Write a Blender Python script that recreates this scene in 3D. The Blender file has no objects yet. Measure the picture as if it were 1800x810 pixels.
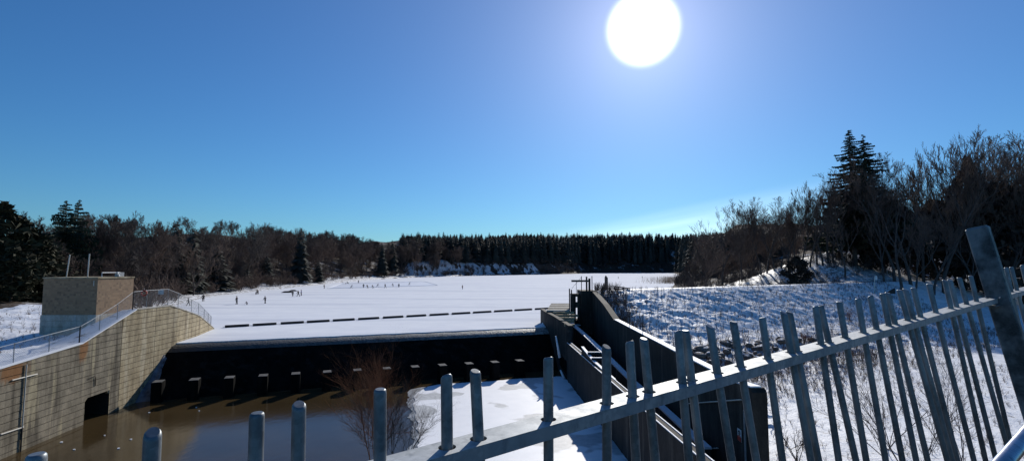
import bpy, bmesh, math, random
import numpy as np
from mathutils import Vector, Matrix
R = math.radians
C = bpy.context.scene
COL = C.collection
rng = np.random.default_rng(11)
random.seed(5)

# ------------------------------------------------------------------ camera
CAMZ = 8.4                     # metres above the lake ice (lake ice is z = 0)
F = 900.0                      # focal length in photo pixels (photo 1800 x 810)
PITCH = math.atan(67 / 900)
cd = bpy.data.cameras.new("camera"); cam = bpy.data.objects.new("camera", cd); COL.objects.link(cam)
cd.sensor_width = 36; cd.lens = 18.0; cd.clip_start = 0.05; cd.clip_end = 9000
cam.location = (0, 0, CAMZ); cam.rotation_euler = (R(90) + PITCH, 0, 0)
C.camera = cam

# ------------------------------------------------------------------ sky, sun, exposure
SUN_AZ = R(14.8); SUN_EL = R(24.95)          # azimuth to the right of +Y
SUN = Vector((math.sin(SUN_AZ) * math.cos(SUN_EL), math.cos(SUN_AZ) * math.cos(SUN_EL), math.sin(SUN_EL)))
sl = bpy.data.lights.new("sun", 'SUN'); sl.energy = 4.0; sl.angle = R(0.53); sl.color = (1.0, 0.955, 0.88)
so = bpy.data.objects.new("sun", sl); COL.objects.link(so)
so.rotation_euler = SUN.to_track_quat('Z', 'Y').to_euler()
C.view_settings.view_transform = 'Standard'; C.view_settings.look = 'None'
C.view_settings.exposure = 0.1; C.view_settings.gamma = 1.0

W = bpy.data.worlds.new("World"); C.world = W; W.use_nodes = True
nt = W.node_tree; nt.nodes.clear()
def N(tree, typ, **kw):
    n = tree.nodes.new(typ)
    for k, v in kw.items():
        if k.startswith('i_'):
            n.inputs[k[2:].replace('_', ' ')].default_value = v
        else:
            setattr(n, k, v)
    return n
def M(tree, op, a, b=None, c=None):
    n = tree.nodes.new('ShaderNodeMath'); n.operation = op
    for i, v in enumerate((a, b, c)):
        if v is None: continue
        if isinstance(v, (int, float)): n.inputs[i].default_value = v
        else: tree.links.new(v, n.inputs[i])
    return n.outputs[0]
def mixc(tree, fac, a, b, blend='MIX'):
    n = tree.nodes.new('ShaderNodeMix'); n.data_type = 'RGBA'; n.blend_type = blend
    for s, v in ((n.inputs[0], fac), (n.inputs[6], a), (n.inputs[7], b)):
        if isinstance(v, (int, float)): s.default_value = v
        elif isinstance(v, (tuple, list)): s.default_value = (*v[:3], 1)
        else: tree.links.new(v, s)
    return n.outputs[2]
def ramp(tree, fac, stops, interp='LINEAR'):
    n = tree.nodes.new('ShaderNodeValToRGB'); cr = n.color_ramp; cr.interpolation = interp
    while len(cr.elements) < len(stops): cr.elements.new(0.5)
    for e, (p, c) in zip(cr.elements, stops):
        e.position = p
        e.color = (*c, 1) if isinstance(c, (tuple, list)) else (c, c, c, 1)
    tree.links.new(fac, n.inputs[0]); return n.outputs[0]
sky = N(nt, 'ShaderNodeTexSky', sky_type='NISHITA'); sky.sun_disc = False
sky.sun_elevation = SUN_EL; sky.sun_rotation = SUN_AZ
sky.air_density = 1.15; sky.dust_density = 0.14; sky.ozone_density = 4.0; sky.altitude = 300
tc = N(nt, 'ShaderNodeTexCoord')
nrm = N(nt, 'ShaderNodeVectorMath', operation='NORMALIZE'); nt.links.new(tc.outputs['Generated'], nrm.inputs[0])
dt = N(nt, 'ShaderNodeVectorMath', operation='DOT_PRODUCT'); nt.links.new(nrm.outputs[0], dt.inputs[0]); dt.inputs[1].default_value = SUN
ang = M(nt, 'ARCCOSINE', M(nt, 'MINIMUM', dt.outputs['Value'], 0.999999))
# oversized disc of the overexposed sun, then its lens glow painted into the sky
disc = N(nt, 'ShaderNodeMapRange', interpolation_type='SMOOTHERSTEP'); nt.links.new(ang, disc.inputs[0])
disc.inputs[1].default_value = 0.074; disc.inputs[2].default_value = 0.034; disc.inputs[3].default_value = 0; disc.inputs[4].default_value = 30
g1 = M(nt, 'MULTIPLY', M(nt, 'EXPONENT', M(nt, 'MULTIPLY', ang, -11.0)), 5.2)
g2 = M(nt, 'MULTIPLY', M(nt, 'EXPONENT', M(nt, 'MULTIPLY', ang, -3.5)), 3.2)
sep = N(nt, 'ShaderNodeSeparateXYZ'); nt.links.new(nrm.outputs[0], sep.inputs[0])
az = M(nt, 'ARCTAN2', sep.outputs[0], sep.outputs[1]); el = M(nt, 'ARCSINE', sep.outputs[2])
# a thin sheet of cirrus low over the right-hand skyline
lift = M(nt, 'SUBTRACT', el, M(nt, 'ADD', M(nt, 'MULTIPLY', az, 0.17), 0.017))
cb = N(nt, 'ShaderNodeCombineXYZ'); nt.links.new(M(nt, 'MULTIPLY', az, 1.6), cb.inputs[0]); nt.links.new(M(nt, 'MULTIPLY', lift, 26.0), cb.inputs[1])
cn = N(nt, 'ShaderNodeTexNoise', i_Scale=2.2, i_Detail=5.0, i_Roughness=0.5); nt.links.new(cb.outputs[0], cn.inputs['Vector'])
edge = N(nt, 'ShaderNodeMapRange', interpolation_type='SMOOTHSTEP'); nt.links.new(lift, edge.inputs[0])
edge.inputs[1].default_value = 0.050; edge.inputs[2].default_value = 0.012
edge2 = N(nt, 'ShaderNodeMapRange', interpolation_type='SMOOTHSTEP'); nt.links.new(az, edge2.inputs[0])
edge2.inputs[1].default_value = -0.10; edge2.inputs[2].default_value = 0.20
edge3 = N(nt, 'ShaderNodeMapRange', interpolation_type='SMOOTHSTEP'); nt.links.new(az, edge3.inputs[0])
edge3.inputs[1].default_value = 0.68; edge3.inputs[2].default_value = 0.35
cl = M(nt, 'MULTIPLY', M(nt, 'MULTIPLY', edge.outputs[0], edge2.outputs[0]), edge3.outputs[0])
cl = M(nt, 'MULTIPLY', cl, M(nt, 'MULTIPLY_ADD', cn.outputs[0], 1.1, 0.0))
hsv = N(nt, 'ShaderNodeHueSaturation', i_Saturation=1.10, i_Value=1.0); nt.links.new(sky.outputs[0], hsv.inputs['Color'])
skc = mixc(nt, 1.0, hsv.outputs[0], (0.42, 0.80, 1.10), 'MULTIPLY')
SKYS = 0.075
glow = N(nt, 'ShaderNodeVectorMath', operation='SCALE'); glow.inputs[0].default_value = (0.95, 0.84, 0.98); nt.links.new(M(nt, 'ADD', g1, g2), glow.inputs[3])
dsc = N(nt, 'ShaderNodeVectorMath', operation='SCALE'); dsc.inputs[0].default_value = (1, 1, 1); nt.links.new(disc.outputs[0], dsc.inputs[3])
cir = N(nt, 'ShaderNodeVectorMath', operation='SCALE'); cir.inputs[0].default_value = (1.0, 1.0, 0.92); nt.links.new(M(nt, 'MULTIPLY', cl, 5.2), cir.inputs[3])
a1 = N(nt, 'ShaderNodeVectorMath', operation='ADD'); nt.links.new(skc, a1.inputs[0]); nt.links.new(glow.outputs[0], a1.inputs[1])
a2 = N(nt, 'ShaderNodeVectorMath', operation='ADD'); nt.links.new(a1.outputs[0], a2.inputs[0]); nt.links.new(dsc.outputs[0], a2.inputs[1])
a3 = N(nt, 'ShaderNodeVectorMath', operation='ADD'); nt.links.new(a2.outputs[0], a3.inputs[0]); nt.links.new(cir.outputs[0], a3.inputs[1])
bg = N(nt, 'ShaderNodeBackground', i_Strength=SKYS); nt.links.new(a3.outputs[0], bg.inputs[0])
wo = N(nt, 'ShaderNodeOutputWorld'); nt.links.new(bg.outputs[0], wo.inputs[0])

# ------------------------------------------------------------------ measuring: a photo point on a known plane -> place in the world
cp, sp = math.cos(PITCH), math.sin(PITCH)
def ray(px, py):
    u = (px - 900) / F; v = (405 - py) / F
    return Vector((u, cp - v * sp, sp + v * cp))
EYE = Vector((0, 0, CAMZ))
def at_z(px, py, z): d = ray(px, py); return EYE + d * ((z - CAMZ) / d.z)
def at_y(px, py, y): d = ray(px, py); return EYE + d * (y / d.y)
def at_x(px, py, x): d = ray(px, py); return EYE + d * (x / d.x)
def at_plane(px, py, p, n): d = ray(px, py); return EYE + d * ((p - EYE).dot(n) / d.dot(n))
def project(p):
    q = p - EYE; zc = q.y * cp + q.z * sp; yc = -q.y * sp + q.z * cp
    return 900 + F * q.x / zc, 405 - F * yc / zc

# ------------------------------------------------------------------ materials
def mat(name):
    m = bpy.data.materials.new(name); m.use_nodes = True
    t = m.node_tree; b = t.nodes['Principled BSDF']
    return m, t, b
def coords(t, kind='Object'):
    return N(t, 'ShaderNodeTexCoord').outputs[kind]
def noise(t, vec, scale, detail=4, rough=0.55, sc=None):
    if sc:
        mp = N(t, 'ShaderNodeMapping'); mp.inputs['Scale'].default_value = sc; t.links.new(vec, mp.inputs[0]); vec = mp.outputs[0]
    n = N(t, 'ShaderNodeTexNoise', i_Scale=scale, i_Detail=detail, i_Roughness=rough); t.links.new(vec, n.inputs['Vector'])
    return n.outputs[0]
def bump(t, b, h, strength=0.4, dist=0.05):
    n = N(t, 'ShaderNodeBump', i_Strength=strength, i_Distance=dist); t.links.new(h, n.inputs['Height']); t.links.new(n.outputs[0], b.inputs['Normal'])
def pos(t): return N(t, 'ShaderNodeNewGeometry').outputs['Position']

def plain(name, col, rough=0.7, metal=0.0, var=0.25, scale=3.0):
    m, t, b = mat(name); p = pos(t)
    n = noise(t, p, scale)
    c = ramp(t, n, [(0.3, tuple(x * (1 - var) for x in col)), (0.7, tuple(min(1, x * (1 + var)) for x in col))])
    t.links.new(c, b.inputs['Base Color']); b.inputs['Roughness'].default_value = rough; b.inputs['Metallic'].default_value = metal
    b.inputs['Specular IOR Level'].default_value = 0.3
    return m

def snow_mat(name, litter=0.0, rough_bump=0.5, streak=False, fine=6.0):
    m, t, b = mat(name); p = pos(t)
    base = ramp(t, noise(t, p, 0.25, 5), [(0.3, (0.80, 0.815, 0.85)), (0.7, (0.88, 0.89, 0.905))])
    if streak:
        s = noise(t, p, 0.05, 6, 0.6, (0.35, 2.2, 1))
        base = mixc(t, ramp(t, s, [(0.47, 0.0), (0.70, 0.55)]), base, (0.52, 0.55, 0.63))
        s2 = noise(t, p, 0.9, 5, 0.7, (0.12, 1.6, 1))
        base = mixc(t, ramp(t, s2, [(0.56, 0.0), (0.68, 0.32)]), base, (0.52, 0.55, 0.62))
    if litter:
        l = noise(t, p, 1.1, 8, 0.72)
        base = mixc(t, ramp(t, l, [(litter, 0.0), (litter + 0.10, 0.85)]), base, (0.13, 0.10, 0.075))
    t.links.new(base, b.inputs['Base Color'])
    b.inputs['Roughness'].default_value = 0.62; b.inputs['Specular IOR Level'].default_value = 0.25
    h = noise(t, p, fine, 8, 0.65)
    bump(t, b, h, rough_bump, 0.12)
    return m
SNOW_LAKE = snow_mat('lake_snow', streak=True, rough_bump=0.12, fine=0.7)
SNOW_LAKE.node_tree.nodes['Principled BSDF'].inputs['Specular IOR Level'].default_value = 0.04
SNOW_LAKE.node_tree.nodes['Principled BSDF'].inputs['Roughness'].default_value = 0.9
SNOW_BANK = snow_mat('bank_snow', litter=0.565, rough_bump=0.75, fine=4.0)
SNOW_WOODS = snow_mat('woodland_snow', litter=0.455, rough_bump=0.8, fine=2.5)
SNOW_CAP = snow_mat('ledge_snow', rough_bump=0.3)

def ground_mat():
    m, t, b = mat('woodland_ground'); p = pos(t)
    s = ramp(t, noise(t, p, 0.06, 8, 0.7), [(0.56, 0.0), (0.66, 1.0)])
    s = M(t, 'MULTIPLY', s, ramp(t, noise(t, p, 0.55, 8, 0.75), [(0.45, 0.0), (0.56, 1.0)]))
    lit = ramp(t, noise(t, p, 0.8, 6), [(0.3, (0.035, 0.026, 0.020)), (0.7, (0.09, 0.065, 0.048))])
    t.links.new(mixc(t, s, lit, (0.80, 0.82, 0.86)), b.inputs['Base Color']); b.inputs['Roughness'].default_value = 0.9
    b.inputs['Specular IOR Level'].default_value = 0.1
    bump(t, b, noise(t, p, 1.2, 8, 0.7), 0.8, 0.4)
    return m
GROUND = ground_mat()

def concrete(name, c0, c1, stain, pale, streak_sc=(1, 1.5, 0.13), stain_amt=0.6, rust=(), spec=0.25):
    m, t, b = mat(name); p = pos(t)
    base = ramp(t, noise(t, p, 0.55, 8, 0.65), [(0.3, c0), (0.7, c1)])
    st = noise(t, p, 0.8, 5, 0.6, streak_sc)
    base = mixc(t, ramp(t, st, [(0.48, 0.0), (0.64, stain_amt)]), base, stain)
    st2 = noise(t, N(t, 'ShaderNodeVectorMath', operation='ADD').outputs[0], 1, 2)
    mp = N(t, 'ShaderNodeMapping'); mp.inputs['Location'].default_value = (31, 17, 5); mp.inputs['Scale'].default_value = streak_sc; t.links.new(p, mp.inputs[0])
    pn = N(t, 'ShaderNodeTexNoise', i_Scale=0.9, i_Detail=3.0); t.links.new(mp.outputs[0], pn.inputs['Vector'])
    base = mixc(t, ramp(t, pn.outputs[0], [(0.57, 0.0), (0.66, 0.7)]), base, pale)
    mot = noise(t, p, 2.2, 6, 0.7, (1, 1, 0.5))
    base = mixc(t, 0.55, base, ramp(t, mot, [(0.34, 0.30), (0.66, 1.0)]), 'MULTIPLY')
    for (q, wy, wz_) in rust:
        sb = N(t, 'ShaderNodeVectorMath', operation='SUBTRACT'); t.links.new(p, sb.inputs[0]); sb.inputs[1].default_value = q
        sc_ = N(t, 'ShaderNodeVectorMath', operation='MULTIPLY'); t.links.new(sb.outputs[0], sc_.inputs[0]); sc_.inputs[1].default_value = (0, 1 / wy, 1 / wz_)
        ln = N(t, 'ShaderNodeVectorMath', operation='LENGTH'); t.links.new(sc_.outputs[0], ln.inputs[0])
        f = M(t, 'SUBTRACT', M(t, 'MULTIPLY_ADD', noise(t, p, 1.8, 6, 0.7, (1, 1, .35)), 1.7, .25), ln.outputs['Value'])
        base = mixc(t, ramp(t, f, [(0.0, 0.0), (0.5, 0.85)]), base, (0.30, 0.125, 0.035))
    fine = noise(t, p, 9, 8, 0.7)
    base = mixc(t, 0.5, base, ramp(t, fine, [(0.3, 0.25), (0.7, 0.9)]), 'MULTIPLY')
    t.links.new(base, b.inputs['Base Color']); b.inputs['Roughness'].default_value = 0.85; b.inputs['Specular IOR Level'].default_value = spec
    bump(t, b, fine, 0.35, 0.03)
    return m
CONC_TAN = concrete('tan_concrete', (0.45, 0.355, 0.21), (0.66, 0.545, 0.355), (0.23, 0.17, 0.10), (0.74, 0.64, 0.45), stain_amt=.75)
CONC_OLD = None
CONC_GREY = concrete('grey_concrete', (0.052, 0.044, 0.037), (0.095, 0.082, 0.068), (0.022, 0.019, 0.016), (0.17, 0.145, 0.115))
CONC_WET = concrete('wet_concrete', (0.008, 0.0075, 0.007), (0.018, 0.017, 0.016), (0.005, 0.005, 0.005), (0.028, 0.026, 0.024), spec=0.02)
CONC_CAP = concrete('coping_concrete', (0.62, 0.57, 0.47), (0.74, 0.70, 0.62), (0.42, 0.33, 0.22), (0.8, 0.78, 0.74))
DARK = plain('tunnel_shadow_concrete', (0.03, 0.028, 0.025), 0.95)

def crest_mat():
    m, t, b = mat('frosted_crest'); p = pos(t)
    v = N(t, 'ShaderNodeTexVoronoi', i_Scale=4.5); t.links.new(p, v.inputs['Vector'])
    f = ramp(t, v.outputs['Distance'], [(0.15, 0.0), (0.55, 1.0)])
    sepn = N(t, 'ShaderNodeSeparateXYZ'); t.links.new(p, sepn.inputs[0])
    side = N(t, 'ShaderNodeMapRange'); t.links.new(sepn.outputs[0], side.inputs[0]); side.inputs[1].default_value = -36; side.inputs[2].default_value = 2
    f = M(t, 'MULTIPLY', f, M(t, 'MULTIPLY_ADD', side.outputs[0], 0.62, 0.0))
    f = M(t, 'MULTIPLY', f, ramp(t, noise(t, p, 1.2, 6, 0.7), [(0.35, 0.2), (0.6, 1.0)]))
    t.links.new(mixc(t, f, (0.03, 0.028, 0.025), (0.50, 0.50, 0.46)), b.inputs['Base Color'])
    b.inputs['Roughness'].default_value = 0.6; bump(t, b, v.outputs['Distance'], 0.7, 0.06)
    return m
CREST = crest_mat()
FROST = plain('frosted_concrete', (0.085, 0.085, 0.085), 0.9, var=0.5, scale=2)

def galv(name, c0, c1, rough=0.42, metal=0.75):
    m, t, b = mat(name); p = coords(t)
    v = N(t, 'ShaderNodeTexVoronoi', i_Scale=55.0); t.links.new(p, v.inputs['Vector'])
    n = noise(t, p, 7, 6, 0.65)
    n2 = noise(t, p, 20, 4, 0.6, (1, 1, 0.25))
    base = ramp(t, n, [(0.35, c0), (0.65, c1)])
    bw = N(t, 'ShaderNodeRGBToBW'); t.links.new(v.outputs['Color'], bw.inputs[0])
    base = mixc(t, 0.30, base, bw.outputs[0], 'SOFT_LIGHT')
    base = mixc(t, ramp(t, noise(t, p, 2.6, 5, 0.6), [(0.42, 0.0), (0.60, 0.6)]), base, (0.33, 0.36, 0.385))
    base = mixc(t, ramp(t, n2, [(0.55, 0.0), (0.70, 0.5)]), base, (0.09, 0.11, 0.125))
    t.links.new(base, b.inputs['Base Color']); b.inputs['Metallic'].default_value = metal
    t.links.new(ramp(t, n, [(0.3, rough + 0.12), (0.7, rough - 0.05)]), b.inputs['Roughness'])
    bump(t, b, noise(t, p, 140, 5, 0.6), 0.12, 0.002)
    return m
GALV = galv('galvanised_steel', (0.125, 0.14, 0.15), (0.215, 0.235, 0.245), .46, .5)
GALV_RAIL = galv('galvanised_rail', (0.30, 0.32, 0.33), (0.44, 0.45, 0.45), 0.6, 0.35)
GALV_POST = galv('weathered_galvanised_post', (0.045, 0.055, 0.06), (0.08, 0.092, 0.10), 0.5, 0.6)
SHINY = galv('polished_handrail_steel', (0.7, 0.7, 0.72), (0.85, 0.85, 0.87), 0.22, 1.0)
BAR = plain('grey_painted_steel', (0.30, 0.31, 0.32), 0.5, 0.4)
BARK_D = plain('dark_bark', (0.085, 0.068, 0.060), 0.95, var=0.4, scale=1.2)
BARK_B = plain('brown_twigs', (0.135, 0.095, 0.075), 0.95, var=0.35, scale=0.2)
BARK_G = plain('grey_twigs', (0.085, 0.070, 0.062), 0.95, var=0.35, scale=0.2)
BARK_R = plain('red_twigs', (0.22, 0.085, 0.035), 0.9, var=0.3)
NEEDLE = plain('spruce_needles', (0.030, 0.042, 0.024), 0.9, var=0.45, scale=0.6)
NEEDLE_F = plain('far_conifer_needles', (0.062, 0.066, 0.054), 0.9, var=0.5, scale=0.05)  # needle colour lifted in place of distance haze
NEEDLE_C = plain('cedar_foliage', (0.034, 0.034, 0.016), 0.9, var=0.5, scale=0.5)
NEEDLE_R = plain('winter_cedar_foliage', (0.050, 0.035, 0.026), 0.9, var=0.4, scale=0.7)
REED = plain('dry_reeds', (0.30, 0.20, 0.115), 0.9, var=0.4, scale=0.6)
WEED = plain('dry_weeds', (0.13, 0.088, 0.062), 0.9, var=0.4, scale=1.0)
WOOD = plain('weathered_wood', (0.11, 0.095, 0.08), 0.9, var=0.35, scale=5)
WOOD_D = plain('dark_timber', (0.045, 0.04, 0.036), 0.9, var=0.3, scale=3)
WHITE = plain('white_paint', (0.75, 0.75, 0.73), 0.5, var=0.06)
PALE = plain('pale_pipe', (0.62, 0.58, 0.50), 0.6, var=0.12)
REDP = plain('red_paint', (0.45, 0.05, 0.035), 0.5, var=0.15)
BLACK = plain('black_print', (0.02, 0.02, 0.02), 0.6)
ROCK = plain('granite_boulder', (0.15, 0.125, 0.105), 0.9, var=0.45, scale=1.6)

def rock_mat():
    m, t, b = mat('snow_dusted_boulder'); p = pos(t)
    base = ramp(t, noise(t, p, 1.3, 6), [(0.3, (0.085, 0.07, 0.06)), (0.7, (0.24, 0.195, 0.155))])
    g = N(t, 'ShaderNodeNewGeometry'); s = N(t, 'ShaderNodeSeparateXYZ'); t.links.new(g.outputs['True Normal'], s.inputs[0])
    f = ramp(t, M(t, 'MULTIPLY', s.outputs[2], noise(t, p, 2.5, 5)), [(0.46, 0.0), (0.54, 1.0)])
    t.links.new(mixc(t, f, base, (0.8, 0.82, 0.86)), b.inputs['Base Color']); b.inputs['Roughness'].default_value = 0.9
    bump(t, b, noise(t, p, 6, 6), 0.5, 0.05)
    return m
ROCK = rock_mat()

def brick_mat():
    m, t, b = mat('tan_brick'); p = pos(t)
    s = N(t, 'ShaderNodeSeparateXYZ'); t.links.new(p, s.inputs[0])
    c = N(t, 'ShaderNodeCombineXYZ'); t.links.new(M(t, 'ADD', s.outputs[0], s.outputs[1]), c.inputs[0]); t.links.new(s.outputs[2], c.inputs[1])
    br = N(t, 'ShaderNodeTexBrick', i_Scale=1.0); t.links.new(c.outputs[0], br.inputs['Vector'])
    br.inputs['Color1'].default_value = (0.34, 0.22, 0.125, 1); br.inputs['Color2'].default_value = (0.25, 0.158, 0.092, 1)
    br.inputs['Mortar'].default_value = (0.25, 0.19, 0.13, 1); br.inputs['Brick Width'].default_value = 0.4; br.inputs['Row Height'].default_value = 0.2
    br.inputs['Mortar Size'].default_value = 0.012
    # scattered dark clinker bricks
    fx = M(t, 'FLOOR', M(t, 'MULTIPLY', M(t, 'ADD', s.outputs[0], s.outputs[1]), 5.0)); fz = M(t, 'FLOOR', M(t, 'MULTIPLY', s.outputs[2], 5.0))
    cc = N(t, 'ShaderNodeCombineXYZ'); t.links.new(fx, cc.inputs[0]); t.links.new(fz, cc.inputs[1])
    wn = N(t, 'ShaderNodeTexWhiteNoise'); t.links.new(cc.outputs[0], wn.inputs['Vector'])
    f = ramp(t, wn.outputs['Value'], [(0.88, 0.0), (0.92, 0.40)])
    t.links.new(mixc(t, f, br.outputs['Color'], (0.10, 0.065, 0.045)), b.inputs['Base Color']); b.inputs['Roughness'].default_value = 0.9
    bump(t, b, br.outputs['Fac'], -0.6, 0.03)
    return m
BRICK = brick_mat()

def water_mat():
    m, t, b = mat('brown_pool_water'); p = pos(t)
    n = noise(t, p, 0.12, 4)
    t.links.new(ramp(t, n, [(0.35, (0.046, 0.031, 0.014)), (0.65, (0.074, 0.051, 0.024))]), b.inputs['Base Color'])
    b.inputs['Roughness'].default_value = 0.11; b.inputs['IOR'].default_value = 1.33; b.inputs['Specular IOR Level'].default_value = 0.5
    bump(t, b, noise(t, p, 1.6, 4, 0.5, (1, 0.6, 1)), 0.22, 0.05)
    return m
WATER = water_mat()
def ice_mat():
    m, t, b = mat('pool_ice'); p = pos(t)
    v = noise(t, p, 0.16, 3, 0.5)
    f = ramp(t, v, [(0.56, 0.0), (0.585, 1.0)])
    c = ramp(t, noise(t, p, 0.7, 5), [(0.3, (0.78, 0.79, 0.81)), (0.7, (0.86, 0.86, 0.87))])
    g = ramp(t, noise(t, p, 2.5, 5), [(0.3, (0.36, 0.37, 0.38)), (0.7, (0.52, 0.53, 0.53))])
    t.links.new(mixc(t, f, c, g), b.inputs['Base Color']); b.inputs['Roughness'].default_value = 0.6
    bump(t, b, noise(t, p, 3, 6), 0.12, 0.05)
    return m
ICE = ice_mat()
THIN = plain('thin_grey_ice', (0.36, 0.365, 0.36), 0.35, var=0.4, scale=1.2)
SLICK = plain('swept_rink_ice', (0.79, 0.80, 0.84), 0.5, var=0.12, scale=0.4)
SEEP = plain('frozen_seepage', (0.105, 0.115, 0.135), 0.5, var=0.7, scale=1.5)

# ------------------------------------------------------------------ mesh helpers
def wloc(o):
    v = Vector((0, 0, 0))
    while o: v += o.location; o = o.parent
    return v
def link(name, me, parent=None, loc=(0, 0, 0)):
    o = bpy.data.objects.new(name, me); COL.objects.link(o); o.location = loc
    if parent: o.parent = parent
    return o
def tag(o, label=None, cat=None, group=None, kind=None):
    if label: o['label'] = label
    if cat: o['category'] = cat
    if group: o['group'] = group
    if kind: o['kind'] = kind
    return o
def thing(name, label, cat, loc=(0, 0, 0), group=None):
    return tag(link(name, None, None, loc), label, cat, group)
def fast_mesh(name, V, polys, mats, midx=None, smooth=False):
    """V (n,3) array; polys = list of int arrays (k, m) with m corners each"""
    me = bpy.data.meshes.new(name)
    V = np.asarray(V, dtype=np.float32); me.vertices.add(len(V)); me.vertices.foreach_set('co', V.ravel())
    loops = np.concatenate([p.ravel() for p in polys]).astype(np.int32)
    sizes = np.concatenate([np.full(len(p), p.shape[1], np.int32) for p in polys])
    me.loops.add(len(loops)); me.loops.foreach_set('vertex_index', loops)
    me.polygons.add(len(sizes)); me.polygons.foreach_set('loop_start', np.concatenate([[0], np.cumsum(sizes)[:-1]]).astype(np.int32))
    me.polygons.foreach_set('loop_total', sizes)
    if smooth: me.polygons.foreach_set('use_smooth', np.ones(len(sizes), bool))
    for m in (mats if isinstance(mats, (list, tuple)) else [mats]): me.materials.append(m)
    if midx is not None: me.polygons.foreach_set('material_index', np.asarray(midx, np.int32))
    me.update(calc_edges=True); me.validate(); return me
class B:
    def __init__(s): s.v = []; s.f = []
    def box(s, c, size, ax=None):
        ax = ax or (Vector((1, 0, 0)), Vector((0, 1, 0)), Vector((0, 0, 1)))
        c = Vector(c); i = len(s.v)
        for dz in (-.5, .5):
            for dx, dy in ((-.5, -.5), (.5, -.5), (.5, .5), (-.5, .5)):
                s.v.append(c + ax[0] * (dx * size[0]) + ax[1] * (dy * size[1]) + ax[2] * (dz * size[2]))
        s.f += [tuple(i + k for k in q) for q in ((3, 2, 1, 0), (4, 5, 6, 7), (0, 1, 5, 4), (1, 2, 6, 5), (2, 3, 7, 6), (3, 0, 4, 7))]
        return s
    def quad(s, *p):
        i = len(s.v); s.v += [Vector(q) for q in p]; s.f.append(tuple(range(i, i + len(p)))); return s
    def tube(s, pts, r, n=8, cap=True, r1=None):
        pts = [Vector(p) for p in pts]; i = len(s.v); L = len(pts)
        for k, p in enumerate(pts):
            d = (pts[min(k + 1, L - 1)] - pts[max(k - 1, 0)]).normalized()
            a = d.orthogonal().normalized() if abs(d.z) < .95 else Vector((1, 0, 0)).cross(d).normalized()
            b = d.cross(a)
            rr = r if r1 is None else r + (r1 - r) * k / max(1, L - 1)
            for j in range(n):
                t = 2 * math.pi * j / n; s.v.append(p + a * (rr * math.cos(t)) + b * (rr * math.sin(t)))
        for k in range(L - 1):
            for j in range(n):
                s.f.append((i + k * n + j, i + k * n + (j + 1) % n, i + (k + 1) * n + (j + 1) % n, i + (k + 1) * n + j))
        if cap:
            s.f.append(tuple(i + j for j in reversed(range(n)))); s.f.append(tuple(i + (L - 1) * n + j for j in range(n)))
        return s
    def prism(s, pts, off):
        """polygon extruded by vector off"""
        n = len(pts); i = len(s.v); off = Vector(off)
        s.v += [Vector(p) for p in pts] + [Vector(p) + off for p in pts]
        s.f.append(tuple(range(i + n - 1, i - 1, -1))); s.f.append(tuple(range(i + n, i + 2 * n)))
        for k in range(n): s.f.append((i + k, i + (k + 1) % n, i + n + (k + 1) % n, i + n + k))
        return s
    def obj(s, name, m, parent=None, smooth=False, bevel=0):
        o0 = wloc(parent) if parent else Vector((0, 0, 0))
        base = Vector((0, 0, 0))
        if not parent and s.v:
            base = Vector((sum(v.x for v in s.v) / len(s.v), sum(v.y for v in s.v) / len(s.v), min(v.z for v in s.v)))
            o0 = base
        me = bpy.data.meshes.new(name); me.from_pydata([tuple(v - o0) for v in s.v], [], s.f)
        me.materials.append(m)
        bm = bmesh.new(); bm.from_mesh(me); bmesh.ops.recalc_face_normals(bm, faces=bm.faces)
        if bevel: bmesh.ops.bevel(bm, geom=bm.edges[:], offset=bevel, segments=1, affect='EDGES')
        if smooth:
            for f in bm.faces: f.smooth = len(f.verts) == 4
        bm.to_mesh(me); bm.free()
        return link(name, me, parent, base)
def copy_thing(o, loc, rz=0, scale=1.0, label=None, group=None):
    c = o.copy(); COL.objects.link(c); c.location = loc; c.rotation_euler = (0, 0, rz)
    c.scale = scale if isinstance(scale, (tuple, list)) else (scale,) * 3
    if label: c['label'] = label
    if group: c['group'] = group
    for ch in o.children:
        d = ch.copy(); COL.objects.link(d); d.parent = c
    return c
def segs_mesh(name, segs, m, n=3):
    """segs: rows x0 y0 z0 x1 y1 z1 r0 r1 -> open frusta"""
    S = np.asarray(segs, float); p0, p1 = S[:, 0:3], S[:, 3:6]; d = p1 - p0
    L = np.linalg.norm(d, axis=1, keepdims=True); d = d / np.maximum(L, 1e-6)
    up = np.where(np.abs(d[:, 2:3]) > .9, [[1.0, 0, 0]], [[0, 0, 1.0]])
    a = np.cross(d, up); a /= np.linalg.norm(a, axis=1, keepdims=True); b = np.cross(d, a)
    V = []; 
    for P, r in ((p0, S[:, 6:7]), (p1, S[:, 7:8])):
        for j in range(n):
            t = 2 * math.pi * j / n; V.append(P + a * r * math.cos(t) + b * r * math.sin(t))
    V = np.stack(V, 1).reshape(-1, 3); k = np.arange(len(S))[:, None] * 2 * n
    polys = np.concatenate([k + np.array([[j, (j + 1) % n, n + (j + 1) % n, n + j]]) for j in range(n)])
    return fast_mesh(name, V, [polys], m)

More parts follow.
